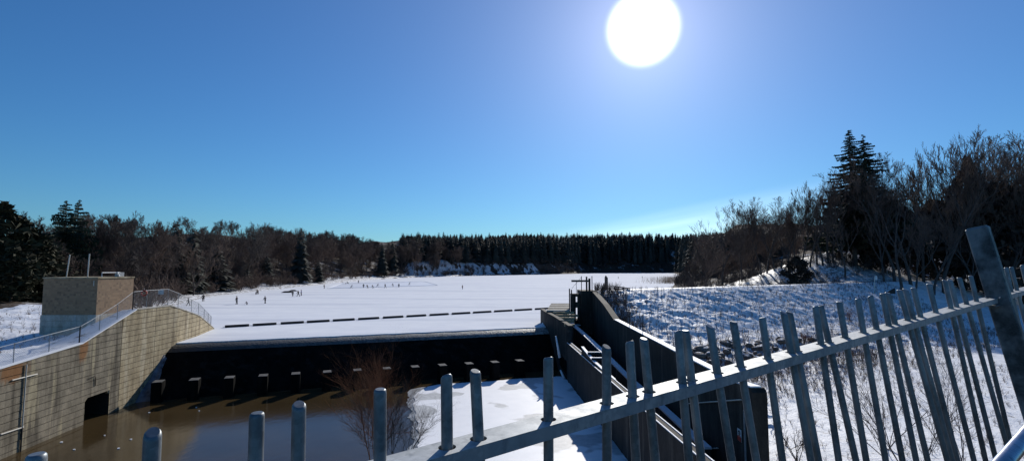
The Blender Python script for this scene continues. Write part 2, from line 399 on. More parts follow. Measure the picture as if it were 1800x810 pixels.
# value noise for terrain
def _hash(i, j, s):
    h = (i.astype(np.int64) * 374761393 + j.astype(np.int64) * 668265263 + s * 974711) & 0x7fffffff
    h = (h ^ (h >> 13)) * 1274126177 & 0x7fffffff
    return ((h ^ (h >> 16)) & 0xffff) / 65535.0
def vnoise(x, y, s=0):
    i, j = np.floor(x), np.floor(y); u, v = x - i, y - j; u = u * u * (3 - 2 * u); v = v * v * (3 - 2 * v)
    return (_hash(i, j, s) * (1 - u) + _hash(i + 1, j, s) * u) * (1 - v) + (_hash(i, j + 1, s) * (1 - u) + _hash(i + 1, j + 1, s) * u) * v
def fbm(x, y, octs=4, s=0, gain=0.5):
    a = 1; t = 0; w = 0
    for o in range(octs):
        t = t + a * vnoise(x * 2 ** o + 13.7 * o, y * 2 ** o + 7.3 * o, s + o); w += a; a *= gain
    return t / w - 0.5
def sstep(x, a, b):
    t = np.clip((x - a) / (b - a), 0, 1); return t * t * (3 - 2 * t)

# ------------------------------------------------------------------ key lines measured off the photograph
POOL = -4.8
CL = at_z(310, 604, -0.1); CR = at_z(968, 575, -0.1)            # ends of the spillway crest
WB = at_z(148, 745, POOL)                                        # waterline of the left wall
WSL = (CL.x - WB.x) / (CL.y - WB.y)
FL1 = at_z(345, 591, 0); FL2 = at_z(377, 577.5, 0)
def wx(y):
    if y <= CL.y: return CL.x + WSL * (y - CL.y)
    if y <= FL1.y: return CL.x + (FL1.x - CL.x) * (y - CL.y) / (FL1.y - CL.y)
    return FL1.x + (FL2.x - FL1.x) * (y - FL1.y) / (FL2.y - FL1.y)
def on_wall(px, py):
    d = ray(px, py); u = d.x / d.y
    lo, hi = 5.0, 90.0
    for _ in range(60):
        m = (lo + hi) / 2
        if u * m > wx(m): lo, hi = (lo, m) if False else (m, hi)
        else: lo, hi = (lo, m)
        # X = u*m is left of the wall once m is large
    # robust scan instead of bisection (the wall bends)
    best = min((abs(u * y - wx(y)), y) for y in np.linspace(18, 80, 6201))
    return EYE + d * (best[1] / d.y)
TOP = [on_wall(*q) for q in ((1, 648), (145, 604), (180, 582), (240, 544.5), (299, 537.5), (340, 551), (353, 557), (374, 575))]
TOPY = [18.0] + [p.y for p in TOP] + [FL2.y + 0.6]
TOPZ = [TOP[0].z - 0.9] + [p.z for p in TOP] + [-0.3]
def wtop(y): return float(np.interp(y, TOPY, TOPZ))
U = Vector((CR.x - CL.x, CR.y - CL.y, 0)); SPL = U.length; U.normalize()
DN = Vector((U.y, -U.x, 0))                                       # downstream, towards the camera
RWX = 12.0                                                        # right wall of the sluice

# ------------------------------------------------------------------ ground
lake_poly = np.array([(3, 74), (9, 84), (22, 95), (42, 118), (52, 146), (62, 200), (92, 290), (140, 430), (230, 700), (330, 1050), (150, 985), (95, 830),
    (30, 730), (-34, 640), (-75, 560), (-100, 480), (-108, 400), (-106, 318), (-100, 250), (-95, 190), (-92, 157), (-82, 130), (-74, 108), (-60, 92), (-44, 74)], float)
def poly_sdf(X, Y, P):
    d = np.full(X.shape, 1e9); inside = np.zeros(X.shape, bool)
    for k in range(len(P)):
        x0, y0 = P[k]; x1, y1 = P[(k + 1) % len(P)]
        ex, ey = x1 - x0, y1 - y0
        t = np.clip(((X - x0) * ex + (Y - y0) * ey) / (ex * ex + ey * ey), 0, 1)
        d = np.minimum(d, np.hypot(X - x0 - t * ex, Y - y0 - t * ey))
        c = ((y0 > Y) != (y1 > Y)) & (X < (x1 - x0) * (Y - y0) / (y1 - y0 + 1e-9) + x0)
        inside ^= c
    return np.where(inside, -d, d)
AMP = [(-60, 50, 1.5), (-100, 70, 8), (-130, 120, 15), (-180, 200, 19), (-190, 320, 26), (-190, 480, 26), (-60, 720, 38), (60, 900, 56), (250, 1100, 60),
       (220, 420, 34), (130, 220, 16), (90, 120, 10), (220, 160, 18), (60, 110, 2), (330, 800, 64)]
CRX = [0, 12, 47, 117, 220]; CRY = [77, 80, 102, 146, 205]
def ground_z(X, Y):
    X = np.asarray(X, float); Y = np.asarray(Y, float)
    d = poly_sdf(X, Y, lake_poly)
    w = 0; a = 0
    for x, y, h in AMP:
        k = 1 / ((X - x) ** 2 + (Y - y) ** 2 + 200) ** 1.5; w = w + k; a = a + k * h
    A = a / w
    z = 0.25 + A * sstep(d, -6, 85) * (1 + 0.5 * fbm(X / 45, Y / 45, 4, 3)) + A * 0.25 * sstep(d, 80, 300)
    bl = sstep(d, 2, 22) * (17 + 10 * fbm(X / 60, Y / 60, 3, 41)) * sstep(Y, 480, 560)   # bluff at the head of the lake
    z = np.maximum(z, bl)
    z = z + 8.0 * np.exp(-(((X - 100) / 30) ** 2 + ((Y - 156) / 17) ** 2)) + 7 * np.exp(-(((X - 160) / 34) ** 2 + ((Y - 190) / 22) ** 2))
    z = z + 1.2 * fbm(X / 9, Y / 9, 3, 9) * sstep(d, 1, 12)
    z = np.where(d < 0, -2.5 * sstep(-d, 0, 6), z)
    # left of the spillway wall
    wl = np.array([wx(y) for y in np.clip(Y.ravel(), 0, 90)]).reshape(Y.shape)
    left = (X < wl - 4.0) & (Y < 78)
    zl = np.interp(Y, [20, 36, 44, 50, 60, 78], [0.6, 1.2, 1.6, 2.0, 2.2, 2.4]) + 0.05 * np.clip(wl - 10 - X, 0, 60) + 0.35 * fbm(X / 5, Y / 5, 4, 21)
    z = np.where(left, np.where(d > 0, np.maximum(zl, z * 0.8) * sstep(d, 0, 8) + 0.1, z), z)
    # right embankment and the low ground below it
    yc = np.interp(X, CRX, CRY); e = (yc - Y) * 0.84
    right = X > 2
    down = 5.0 - np.clip(e - 1.5, 0, 13) * 0.45 - np.clip(e - 14.5, 0, None) * 0.26
    floor = -3.6 + 0.7 * fbm(X / 14, Y / 14, 3, 5) + 0.0 * X
    dn = np.maximum(down, floor)
    dn = dn + 0.15 * np.clip(2 - np.abs(down - floor), 0, 2) 
    upz = 5.0 - np.clip(-e - 2.0, 0, None) * 0.5
    zr = np.where(e > 0, dn, np.maximum(upz, np.minimum(z, 5.0 + np.clip(-e - 1.5, 0, None) * .38)))
    z = np.where(right & (X > 11.5), zr, z)
    # stilling pool and the river bed
    pool = (X >= wl - 4.0) & (X <= 11.5) & (Y < 78)
    z = np.where(pool, -6.8, z)
    return z
def spaced(segs):
    out = []
    for a, b, s in segs: out.append(np.arange(a, b, s))
    return np.concatenate(out + [[segs[-1][1]]])
gx = spaced([(-4200, -700, 250), (-700, -220, 10), (-220, 240, 3.0), (240, 700, 10), (700, 4200, 250)])
gy = spaced([(-400, -20, 40), (-20, 240, 3.0), (240, 900, 6), (900, 1500, 15), (1500, 6000, 250)])
GX, GY = np.meshgrid(gx, gy)
GZ = ground_z(GX, GY)
in_patch = (GX > 14) & (GX < 155) & ((np.interp(GX, CRX, CRY) - GY) > -4) & (GY > 8)
GZ = np.where(in_patch, GZ - 1.6, GZ)
_wl = np.array([wx(y) for y in np.clip(gy, 0, 90)])[:, None]
GZ = np.where((GX < _wl - 0.5) & (GX > _wl - 25) & (GY > 16) & (GY < 73) & (GZ > -3), GZ - 1.2, GZ)
in_hill = (GX > 46) & (GX < 235) & ((GY - np.interp(GX, CRX, CRY)) > -4) & (GY < 196)
GZ = np.where(in_hill, GZ - 1.0, GZ)
nx, ny = len(gx), len(gy)
k = (np.arange(ny - 1)[:, None] * nx + np.arange(nx - 1)[None, :]).ravel()
_d = poly_sdf(GX, GY, lake_poly)                                   # snow lies open on the shore banks and on the bluff at the head of the lake
_open = ((_d > 0) & (_d < 26) & (GY > 470) & (GX > -110) & (GX < 26 + 14 * np.sin(GY / 37)) & (fbm(GX / 16, GY / 16, 3, 77) > -.09)) | ((_d > 0) & (_d < 13) & (GX < -40) & (GY > 90))
_mi = _open.ravel()[k].astype(np.int32)
tag(link('ground', fast_mesh('ground', np.stack([GX, GY, GZ], -1).reshape(-1, 3), [np.stack([k, k + 1, k + nx + 1, k + nx], 1)], [GROUND, SNOW_WOODS], _mi, smooth=True)), kind='structure')

def patch(name, xs, ys_fn, zfn, m, kind='structure', smooth=True):
    Xp = np.array(xs); T = np.array(ys_fn)
    XX = np.repeat(Xp[None, :], len(T), 0)
    a0 = np.interp(Xp, CRX, CRY) + 2.2
    YY = 8 + (a0[None, :] - 8) * T[:, None]
    ZZ = zfn(XX, YY); nxx, nyy = len(Xp), len(T)
    k = (np.arange(nyy - 1)[:, None] * nxx + np.arange(nxx - 1)[None, :]).ravel()
    return tag(link(name, fast_mesh(name, np.stack([XX, YY, ZZ], -1).reshape(-1, 3), [np.stack([k, k + 1, k + nxx + 1, k + nxx], 1)], m, smooth=smooth)), kind=kind)
def bank_z(X, Y):
    z = ground_z(X, Y)
    yc = np.interp(X, CRX, CRY); e = (yc - Y) * 0.84
    slope = sstep(e, 0.5, 4) * sstep(e, 34, 27)
    z = z + slope * (0.80 * fbm((.8 * X + .6 * Y) / 1.7 + 1.3 * fbm(X / 5, Y / 5, 2, 67), (.8 * Y - .6 * X) / 1.5 + 1.3 * fbm(X / 5, Y / 5, 2, 68), 4, 61, 0.66) * (.55 + 1.1 * vnoise(X / 7, Y / 7, 69)) + 0.6 * fbm(X / 9, Y / 9, 2, 63))
    low = sstep(e, 27, 33)
    z = z + low * (0.16 * fbm(X / 1.1, Y / 1.1, 4, 71, 0.6) + 0.35 * fbm(X / 6, Y / 6, 2, 73))
    z = z + sstep(-e, 1.0, 2.0) * -0.5
    return z
patch('snowy_embankment', spaced([(12.35, 60, 0.28), (60, 160, 0.5)]), np.concatenate([np.linspace(0, .45, 130)[:-1], np.linspace(.45, 1, 250)]), bank_z, SNOW_BANK)

def lawn():
    ys = np.arange(17, 72.5, .45); ts = np.concatenate([np.linspace(0, 4, 10), np.linspace(4.5, 26, 48)])
    YY, TT = np.meshgrid(ys, ts); WX = np.array([wx(y) for y in ys])[None, :]; XX = WX - .56 - TT
    g = np.interp(YY, [20, 36, 44, 50, 60, 78], [0.6, 1.2, 1.6, 2.0, 2.2, 2.4]) + .05 * np.clip(TT - 9, 0, 60)
    near = np.array([wtop(y) for y in ys])[None, :] + .03
    w = 1 - sstep(TT, .5, 5.0); ZZ = np.maximum(np.maximum(g, near * w + g * (1 - w)), ground_z(XX, YY) + .05) + sstep(TT, .8, 3) * (.5 * fbm(XX / 4, YY / 4, 4, 33) + .45 * fbm(XX / 1.1, YY / 1.1, 4, 35, .65))
    ny_, nx_ = XX.shape; k = (np.arange(ny_ - 1)[:, None] * nx_ + np.arange(nx_ - 1)[None, :]).ravel()
    tag(link('snowy_lawn', fast_mesh('snowy_lawn', np.stack([XX, YY, ZZ], -1).reshape(-1, 3), [np.stack([k, k + nx_, k + nx_ + 1, k + 1], 1)], SNOW_BANK, smooth=True)), kind='structure')
lawn()
def gz_lawn(x, y):
    t = wx(min(y, 72)) - .56 - x; g = float(np.interp(y, [20, 36, 44, 50, 60, 78], [0.6, 1.2, 1.6, 2.0, 2.2, 2.4])) + .05 * max(t - 9, 0); w = 1 - float(sstep(np.array(t), .5, 5)); return max(g, wtop(y) * w + g * (1 - w))
def hillside():
    xs_ = np.arange(40, 240, .9); ts = np.linspace(0, 1, 100); XX = np.repeat(xs_[None, :], len(ts), 0); y0 = np.interp(xs_, CRX, CRY) + 1.6
    YY = y0[None, :] + (200 - y0)[None, :] * ts[:, None]
    ZZ = ground_z(XX, YY) + .7 * fbm(XX / 3, YY / 3, 4, 91) * sstep(ts, .01, .08)[:, None] + .05
    n_ = len(xs_); k = (np.arange(len(ts) - 1)[:, None] * n_ + np.arange(n_ - 1)[None, :]).ravel()
    tag(link('snowy_hillside', fast_mesh('snowy_hillside', np.stack([XX, YY, ZZ], -1).reshape(-1, 3), [np.stack([k, k + 1, k + n_ + 1, k + n_], 1)], SNOW_WOODS, smooth=True)), kind='structure')
hillside()
# ------------------------------------------------------------------ lake ice, with its straight edge at the crest
def lake():
    v = []; e0 = CL - DN * 0.0; n = 240
    edge = []
    for i in range(n + 1):
        p = CL + U * (SPL * i / n) + DN * (0.10 * math.sin(i * .31) + 0.12 * (random.random() - .5)) ; p.z = 0; edge.append(p)
    outer = [Vector((x, y, 0)) for x, y in ((14, 80), (22, 99), (46, 122), (60, 150), (74, 200), (110, 300), (170, 450), (290, 720), (420, 1150), (120, 1150),
             (40, 850), (-60, 720), (-120, 600), (-140, 480), (-130, 300), (-112, 160), (-100, 125), (-62, 98))]
    b = B()
    pts = edge + outer + [Vector((FL2.x - .3, FL2.y + .4, 0)), Vector((FL1.x - .1, FL1.y, 0))]
    b.prism(pts, (0, 0, -0.14))
    o = b.obj('lake_ice', SNOW_LAKE)
    return tag(o, kind='structure')
lake()

# pool water and the ice sheet on it
b = B(); b.quad((-60, -40, POOL), (11.6, -40, POOL), (11.6, 72, POOL), (-60, 72, POOL)); tag(b.obj('pool_water', WATER), kind='structure')

# ------------------------------------------------------------------ spillway (dam)
dam = thing('spillway', 'long dark concrete spillway with a row of baffle blocks, snow lake behind its crest', 'dam', (CL.x, CL.y, POOL))
prof = [(-3.0, -0.7), (-1.6, -0.22), (-0.4, -0.12), (0.25, -0.13), (0.8, -0.24), (1.3, -0.45), (1.8, -0.78)]
face = [(1.8, -0.78), (2.4, -1.25), (3.0, -1.75), (9.6, -7.2)]
def a_left(s_):
    lo, hi = -12.0, 12.0
    for _ in range(50):
        m = (lo + hi) / 2; p = CL + U * m + DN * s_
        if p.x < wx(p.y) - .4: lo = m
        else: hi = m
    return lo
PIER = [Vector((4.6, 78, 0)), at_z(957, 547, 2.15), at_z(999, 572, 1.5), at_z(1093, 688, -.4)]
def a_right(s_):
    lo, hi = SPL - 15.0, SPL + 12.0
    for _ in range(50):
        m = (lo + hi) / 2; p = CL + U * m + DN * s_
        if p.x < np.interp(p.y, [q.y for q in reversed(PIER)], [q.x for q in reversed(PIER)]) + .25: lo = m
        else: hi = m
    return lo
def sweep(pr, name, m, rough=0.0, nseg=60):
    V = []; L_ = [(a_left(s), a_right(s)) for s, z in pr]
    for i in range(nseg + 1):
        for (s, z), (a0, a1) in zip(pr, L_):
            p = CL + U * (a0 + (a1 - a0) * i / nseg) + DN * s; V.append((p.x, p.y, z + rough * (random.random() - .5)))
    V = np.array(V) - np.array(dam.location); m_ = len(pr)
    k = (np.arange(nseg)[:, None] * m_ + np.arange(m_ - 1)[None, :]).ravel()
    return link(name, fast_mesh(name, V, [np.stack([k, k + m_, k + m_ + 1, k + 1], 1)], m, smooth=True), dam)
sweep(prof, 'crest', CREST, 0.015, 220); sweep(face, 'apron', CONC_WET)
b0 = at_z(277, 671, -2.85); b1 = at_z(915, 634, -2.85)
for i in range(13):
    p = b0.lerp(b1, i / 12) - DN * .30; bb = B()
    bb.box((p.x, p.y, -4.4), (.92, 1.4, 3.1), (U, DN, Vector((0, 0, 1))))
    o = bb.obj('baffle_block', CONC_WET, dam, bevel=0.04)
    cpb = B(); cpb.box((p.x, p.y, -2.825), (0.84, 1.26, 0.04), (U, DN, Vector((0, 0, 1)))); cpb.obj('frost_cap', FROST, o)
# frozen seepage against the left wall
def seepage():
    ns, nw = 40, 10; V = []
    for i in range(ns + 1):
        t = i / ns; s = 2.4 + t * 7.2
        for j in range(nw + 1):
            w = j / nw; width = 0.4 + 2.2 * t ** 1.2
            p = CL + U * (a_left(s) + .42 + width * w) + DN * s
            zf = np.interp(s, [f[0] for f in face], [f[1] for f in face])
            z = zf + (0.30 * (1 - w) ** 1.3 + 0.22 * vnoise(np.array(s * 1.7), np.array(w * 5.0), 4)) * (1 - w) ** 0.4 - 0.06
            V.append((p.x, p.y, float(z)))
    V = np.array(V) - np.array(dam.location); k = (np.arange(ns)[:, None] * (nw + 1) + np.arange(nw)[None, :]).ravel()
    link('frozen_seepage', fast_mesh('frozen_seepage', V, [np.stack([k, k + 1, k + nw + 2, k + nw + 1], 1)], SEEP, smooth=True), dam)
seepage()

# ------------------------------------------------------------------ left retaining wall
CONC_OLD = concrete('grey_tan_concrete', (0.24, 0.205, 0.145), (0.46, 0.395, 0.29), (0.11, 0.09, 0.065), (0.62, 0.53, 0.34), stain_amt=.85,
    rust=((on_wall(24, 652), 1.3, .9), (on_wall(147, 612), .55, 1.3)))
lw = thing('retaining_wall', 'tall tan concrete wall with lines of formwork courses, left of the spillway', 'wall', (WB.x, WB.y, POOL))
Y0, YE = 18.0, FL2.y + 0.3
hA = on_wall(148.5, 715); hB = on_wall(192, 695)
HY0, HY1, HZ = hA.y, hB.y, on_wall(150, 700).z
ybreaks = sorted({Y0, YE, CL.y, FL1.y, *[y for y in TOPY if Y0 < y < YE]})
def body():
    b = B(); ys = sorted(set(ybreaks + [HY0, HY1]))
    for a, c in zip(ys[:-1], ys[1:]):
        zb = HZ if a >= HY0 - 1e-6 and c <= HY1 + 1e-6 else -6.5
        q = []
        for y in (a, c):
            q.append((wx(y) - 0.07, y, zb)); 
        f0, f1 = Vector((wx(a) - .07, a, zb)), Vector((wx(c) - .07, c, zb))
        t0, t1 = Vector((wx(a) - .07, a, wtop(a) - .02)), Vector((wx(c) - .07, c, wtop(c) - .02))
        off = Vector((-1.3, 0, 0))
        b.quad(f0, f1, t1, t0); b.quad(t0, t1, t1 + off, t0 + off); b.quad(f0 + off, t0 + off, t1 + off, f1 + off); b.quad(f0, f0 + off, f1 + off, f1)
    for y in (Y0, YE):
        b.quad((wx(y) - .07, y, -6.5), (wx(y) - .07, y, wtop(y)), (wx(y) - 1.37, y, wtop(y)), (wx(y) - 1.37, y, -6.5))
    b.obj('core', CONC_GREY, lw)
body()
JY = [Y0, on_wall(42, 720).y, on_wall(212, 630).y, on_wall(274, 560).y, on_wall(333, 560).y, YE]
LIFT = 0.53; GAP = 0.048
for bi in range(len(JY) - 1):
    z = -6.1
    while z < 4.6:
        z0, z1 = z + GAP / 2, z + LIFT - GAP / 2
        ya, yb = JY[bi] + 0.03, JY[bi + 1] - 0.03
        jit = random.uniform(-0.006, 0.006)
        brk = sorted({ya, yb, *[y for y in ybreaks + [HY0 - .0, HY1 + .0] if ya < y < yb]})
        # extra points where the sloping top cuts the course
        fine = sorted(set(brk + list(np.linspace(ya, yb, 13))))
        b = B(); any_ = False
        for a, c in zip(fine[:-1], fine[1:]):
            if c - a < 1e-4: continue
            la, lc = z0, z0
            if a >= HY0 - 1e-3 and c <= HY1 + 1e-3:
                la = lc = max(z0, HZ)
            ta, tcc = min(z1, wtop(a) - .03), min(z1, wtop(c) - .03)
            if ta <= la + .02 and tcc <= lc + .02: continue
            ta, tcc = max(ta, la + .001), max(tcc, lc + .001)
            any_ = True; x0, x1 = wx(a) + jit, wx(c) + jit
            b.quad((x0, a, la), (x1, c, lc), (x1, c, tcc), (x0, a, ta))
            b.quad((x0, a, ta), (x1, c, tcc), (x1 - .075, c, tcc), (x0 - .075, a, ta))
            b.quad((x0 - .075, a, la), (x1 - .075, c, lc), (x1, c, lc), (x0, a, la))
        if any_: b.obj('concrete_course', CONC_OLD if bi < 2 else CONC_TAN, lw)
        z += LIFT
# coping along the sloping top
ys = sorted(set(ybreaks))
for a, c in zip(ys[:-1], ys[1:]):
    b = B(); p0 = Vector((wx(a), a, wtop(a))); p1 = Vector((wx(c), c, wtop(c)))
    pts = lambda p: [p + Vector((.05, 0, 0)), p + Vector((.05, 0, .10)), p + Vector((-.55, 0, .10)), p + Vector((-.55, 0, 0))]
    q0, q1 = pts(p0), pts(p1); i = 0
    b.v = q0 + q1; b.f = [(0, 1, 2, 3), (7, 6, 5, 4)] + [(k, 4 + k, 4 + (k + 1) % 4, (k + 1) % 4) for k in range(4)]
    b.obj('coping', SNOW_CAP if c < on_wall(250, 545).y else CONC_CAP, lw)
# culvert outlet
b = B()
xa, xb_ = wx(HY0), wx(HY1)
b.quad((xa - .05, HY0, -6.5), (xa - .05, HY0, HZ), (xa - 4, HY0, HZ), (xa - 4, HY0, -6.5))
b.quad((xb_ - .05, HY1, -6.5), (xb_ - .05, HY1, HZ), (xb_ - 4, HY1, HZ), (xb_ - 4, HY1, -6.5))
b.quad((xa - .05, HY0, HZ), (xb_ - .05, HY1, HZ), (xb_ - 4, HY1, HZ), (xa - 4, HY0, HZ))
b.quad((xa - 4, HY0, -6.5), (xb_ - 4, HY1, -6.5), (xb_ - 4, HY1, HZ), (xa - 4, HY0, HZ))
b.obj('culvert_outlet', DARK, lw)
for y, s in ((HY0, 1), (HY1, -1)):
    b = B(); c = 0.32
    tri = [(wx(y) - .03, y, HZ), (wx(y) - .03, y + s * c, HZ), (wx(y) - .03, y, HZ - c)]
    b.prism(tri, (-.35, 0, 0)); b.obj('outlet_corner', CONC_TAN, lw)
# drain pipe, stubs and rust stains
yp = on_wall(41, 700).y; pts = [on_wall(38, 642), on_wall(43, 792)]
b = B(); b.tube([Vector((wx(yp) + .07, yp, pts[0].z)), Vector((wx(yp) + .07, yp, -3.1))], .045, 8); b.obj('drain_pipe', PALE, lw)
b = B(); b.tube([Vector((wx(yp) + .06, yp, -3.1)), Vector((wx(yp) + .06, yp, -4.9))], .05, 8); b.obj('drain_pipe', WOOD_D, lw)
for (x0, y0, x1, y1) in ((20, 668, 64, 657), (0, 763, 40, 750)):
    p, q = on_wall(x0, y0), on_wall(x1, y1); b = B(); b.tube([Vector((wx(p.y) + .05, p.y, p.z)), Vector((wx(q.y) + .05, q.y, q.z))], .05, 8); b.obj('pipe_stub', PALE, lw)
for (x0, y0, x1, y1) in ((167, 662, 167, 677), (155, 665, 167, 660)):
    p, q = on_wall(x0, y0), on_wall(x1, y1); b = B(); b.tube([Vector((wx(p.y) + .05, p.y, p.z)), Vector((wx(q.y) + .05, q.y, q.z))], .03, 6); b.obj('wall_bracket', WOOD_D, lw)
# ------------------------------------------------------------------ chain link fence on the wall
cf = thing('chain_link_fence', 'chain link fence with thin grey posts along the top of the tan concrete wall', 'fence', (wx(45) - .3, 45, wtop(45)))
FY = [on_wall(x, y) for x, y in ((1, 648), (30, 637), (92, 620), (145, 604), (180, 582), (211, 562), (238, 545), (262, 541), (299, 537.5), (317, 543), (340, 551), (352, 557), (362, 565), (369, 570), (374, 575))]
FYs = [20.0, 28.0] + [p.y for p in FY]
FH = [1.35, 1.35, 1.35, 1.35, 1.35, 1.35, 1.35, 1.45, 1.75, 1.75, 1.75, 1.7, 1.6, 1.6, 1.5, 1.45, 1.4]
tops = []
for y, h in zip(FYs, FH):
    x = wx(y) - .28; z = wtop(y) + .1
    thick = 0.05 if abs(y - FY[3].y) < .01 or abs(y - FY[6].y) < .01 else 0.03
    b = B(); b.tube([(x, y, z - .1), (x, y, z + h + .04)], thick, 8); b.obj('post', BAR if thick < .04 else WOOD_D, cf)
    tops.append(Vector((x, y, z + h)))
for p, q in zip(tops[:-1], tops[1:]):
    b = B(); b.tube([p, q], .024, 6); b.obj('top_rail', BAR, cf)
wires = []
for (p, q), (ha, hb) in zip(zip(tops[:-1], tops[1:]), zip(FH[:-1], FH[1:])):
    L = (q - p).length; n = max(2, int(L / .16)); 
    for k in range(-int(1.9 / .16), n + 1):
        for s in (1, -1):
            t0 = k / n if s == 1 else (k + 1.9 / .16) / n; t1 = t0 + s * (1.3 / .16) / n
            a0, a1 = 0.0, 1.0
            # clip to the panel
            def clip(t0, t1):
                lo, hi = 0.0, 1.0; dd = t1 - t0
                for bound, sign in ((0, 1), (1, -1)):
                    if dd * sign > 0: lo = max(lo, (bound - t0) / dd)
                    else: hi = min(hi, (bound - t0) / dd)
                return lo, hi
            lo, hi = clip(t0, t1)
            if hi - lo < .03: continue
            e = []
            for f in (lo, hi):
                t = t0 + (t1 - t0) * f; top = p.lerp(q, t); h = ha + (hb - ha) * t
                e.append((top.x, top.y, top.z - h * (1 - f)))
            wires.append((*e[0], *e[1], .0045, .0045))
o = link('wire_mesh', segs_mesh('wire_mesh', np.array(wires) - np.array([*cf.location, *cf.location, 0, 0]), BAR), cf); o['kind'] = 'stuff'
def plate_sign(name, label, p, w, h, facing, m, parts=()):
    t = thing(name, label, 'sign', p); fx = Vector((facing[0], facing[1], 0)).normalized(); rx = Vector((-fx.y, fx.x, 0))
    b = B(); b.box(p, (w, .02, h), (rx, fx, Vector((0, 0, 1)))); b.obj('sign_plate', m, t)
    return t, fx, rx
p = on_wall(287, 513); p = Vector((wx(p.y) - .25, p.y, p.z))
plate_sign('notice_board', 'small blank white notice hung on the gate in the chain link fence', p, .5, .5, (1, -1, 0), WHITE)
p = on_wall(257, 515); p = Vector((wx(p.y) - .22, p.y, p.z))
t = thing('life_ring', 'small red life ring hanging on the fence beside the white notice', 'life ring', p)
b = B(); fx = Vector((1, -1, 0)).normalized(); rx = Vector((1, 1, 0)).normalized()
b.tube([p + (rx * math.cos(a) + Vector((0, 0, 1)) * math.sin(a)) * .24 for a in np.linspace(0, 2 * math.pi, 17)], .075, 8, cap=False); b.obj('ring', REDP, t, smooth=True)
b = B(); b.tube([p + Vector((0, 0, .24)), p + Vector((0, 0, .5))], .012, 5); b.obj('hanging_rope', WHITE, t)

# ------------------------------------------------------------------ valve house
bh = thing('valve_house', 'square flat roofed brick building with pale concrete base, behind the left wall', 'building', (-43, 52, 1.5))
cz = at_z(170, 560, 5).z
XC = at_y(170.5, 520, 49.5).x; XL = at_y(75, 520, 49.5).x; YF = 49.5
XR = XC; YB = XR / ((235.5 - 900) / F) * 1.004
ZT = at_y(170, 487.5, YF).z; ZM = at_y(170, 553, YF).z
cxm, cym, sxm, sym = (XL + XR) / 2, (YF + YB) / 2, XR - XL, YB - YF
b = B(); b.box((cxm, cym, (ZM + ZT - .1) / 2), (sxm, sym, ZT - .1 - ZM)); b.obj('brick_wall', BRICK, bh)
zz = ZM - .005
for k in range(5):
    b = B(); b.box((cxm, cym, zz - .28), (sxm + .10, sym + .10, .54)); b.obj('concrete_base_course', CONC_CAP if k >= 0 else CONC_GREY, bh); zz -= .56
b = B(); b.box((cxm, cym, ZT - .05), (sxm + .12, sym + .12, .14)); b.obj('roof_cap', CONC_TAN, bh)
b = B(); b.tube([(XL + 1.95, YF + .25, ZT), (XL + 2.15, YF + .25, ZT + 2.2)], .05, 8); b.obj('vent_pipe', PALE, bh)
b = B(); b.tube([(XL + 4.0, YF + .25, ZT), (XL + 4.05, YF + .25, ZT + 2.3)], .05, 8); b.obj('vent_pipe', PALE, bh)
b = B(); b.box((XR - .35, YF - .03, ZT - .55), (.06, .05, .5)); b.obj('wall_spout', PALE, bh)
b = B(); b.tube([(XR - .6, YF + 1.2, ZT), (XR - .6, YF + 1.2, ZT + .45), (XR - .6, YB - 1.2, ZT + .45), (XR - .6, YB - 1.2, ZT)], .045, 6); b.obj('roof_rail', WHITE, bh)
b = B(); b.tube([(XR - .5, YB - 1.7, ZT + .5), (XR - .4, YB - 1.5, ZT + .05)], .07, 6); b.obj('roof_pipe', WHITE, bh)
b = B(); b.box((XR - 1.0, YB - .7, ZT + .25), (.5, .6, .45)); b.obj('roof_vent', BAR, bh)

# ------------------------------------------------------------------ sluice on the right of the spillway
sw = thing('sluiceway', 'dark concrete sluice channel with tall side walls and snow lined ledges, right of the spillway', 'sluice', (9, 62, POOL))
def wallpoly(name, pts, bottom, off, m, parent=sw, bevel=0):
    """vertical wall: pts = list of top points along its run, extruded sideways by off"""
    b = B()
    for p, q in zip(pts[:-1], pts[1:]):
        b.prism([(p.x, p.y, bottom), (q.x, q.y, bottom), (q.x, q.y, q.z), (p.x, p.y, p.z)], off)
    return b.obj(name, m, parent)
rt = [at_x(1040, 511, RWX), at_x(1060, 534, RWX), at_x(1079, 562, RWX), at_x(1185, 618, RWX), at_x(1290, 672, RWX), at_x(1318, 681, RWX), at_x(1322, 690, RWX)]
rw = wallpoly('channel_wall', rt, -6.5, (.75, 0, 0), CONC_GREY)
for p, q in zip(rt[2:5], rt[3:6]):
    b = B(); b.prism([p + Vector((.04, 0, .004)), q + Vector((.04, 0, .004)), q + Vector((.04, 0, .08)), p + Vector((.04, 0, .08))], (.55, 0, 0)); b.obj('snow_cap', SNOW_CAP, rw)
# upstream end block of the right wall
e0 = at_y(1021, 512, 77.5); e1 = at_y(1041, 511, 77.5)
b = B(); b.box(((e0.x + RWX + .75) / 2, 79.5, -.8), (RWX + .75 - e0.x, 5.0, 11.8)); b.obj('end_block', CONC_GREY, sw, bevel=.06)
s0 = at_y(1004, 516, 78); s1 = at_y(1021, 516, 78)
for (x0, x1, z0, z1) in ((s0.x, s1.x, s0.z - .45, s0.z), (s0.x, s0.x + .7, -1, s0.z - .452), (s1.x - .35, s1.x - .01, -1, s0.z - .452), (s0.x + .702, s1.x - .352, s0.z - 2.1, s0.z - 1.3)):
    b = B(); b.box(((x0 + x1) / 2, 78.6, (z0 + z1) / 2), (x1 - x0, 1.2, z1 - z0)); b.obj('gate_frame', CONC_GREY, sw)
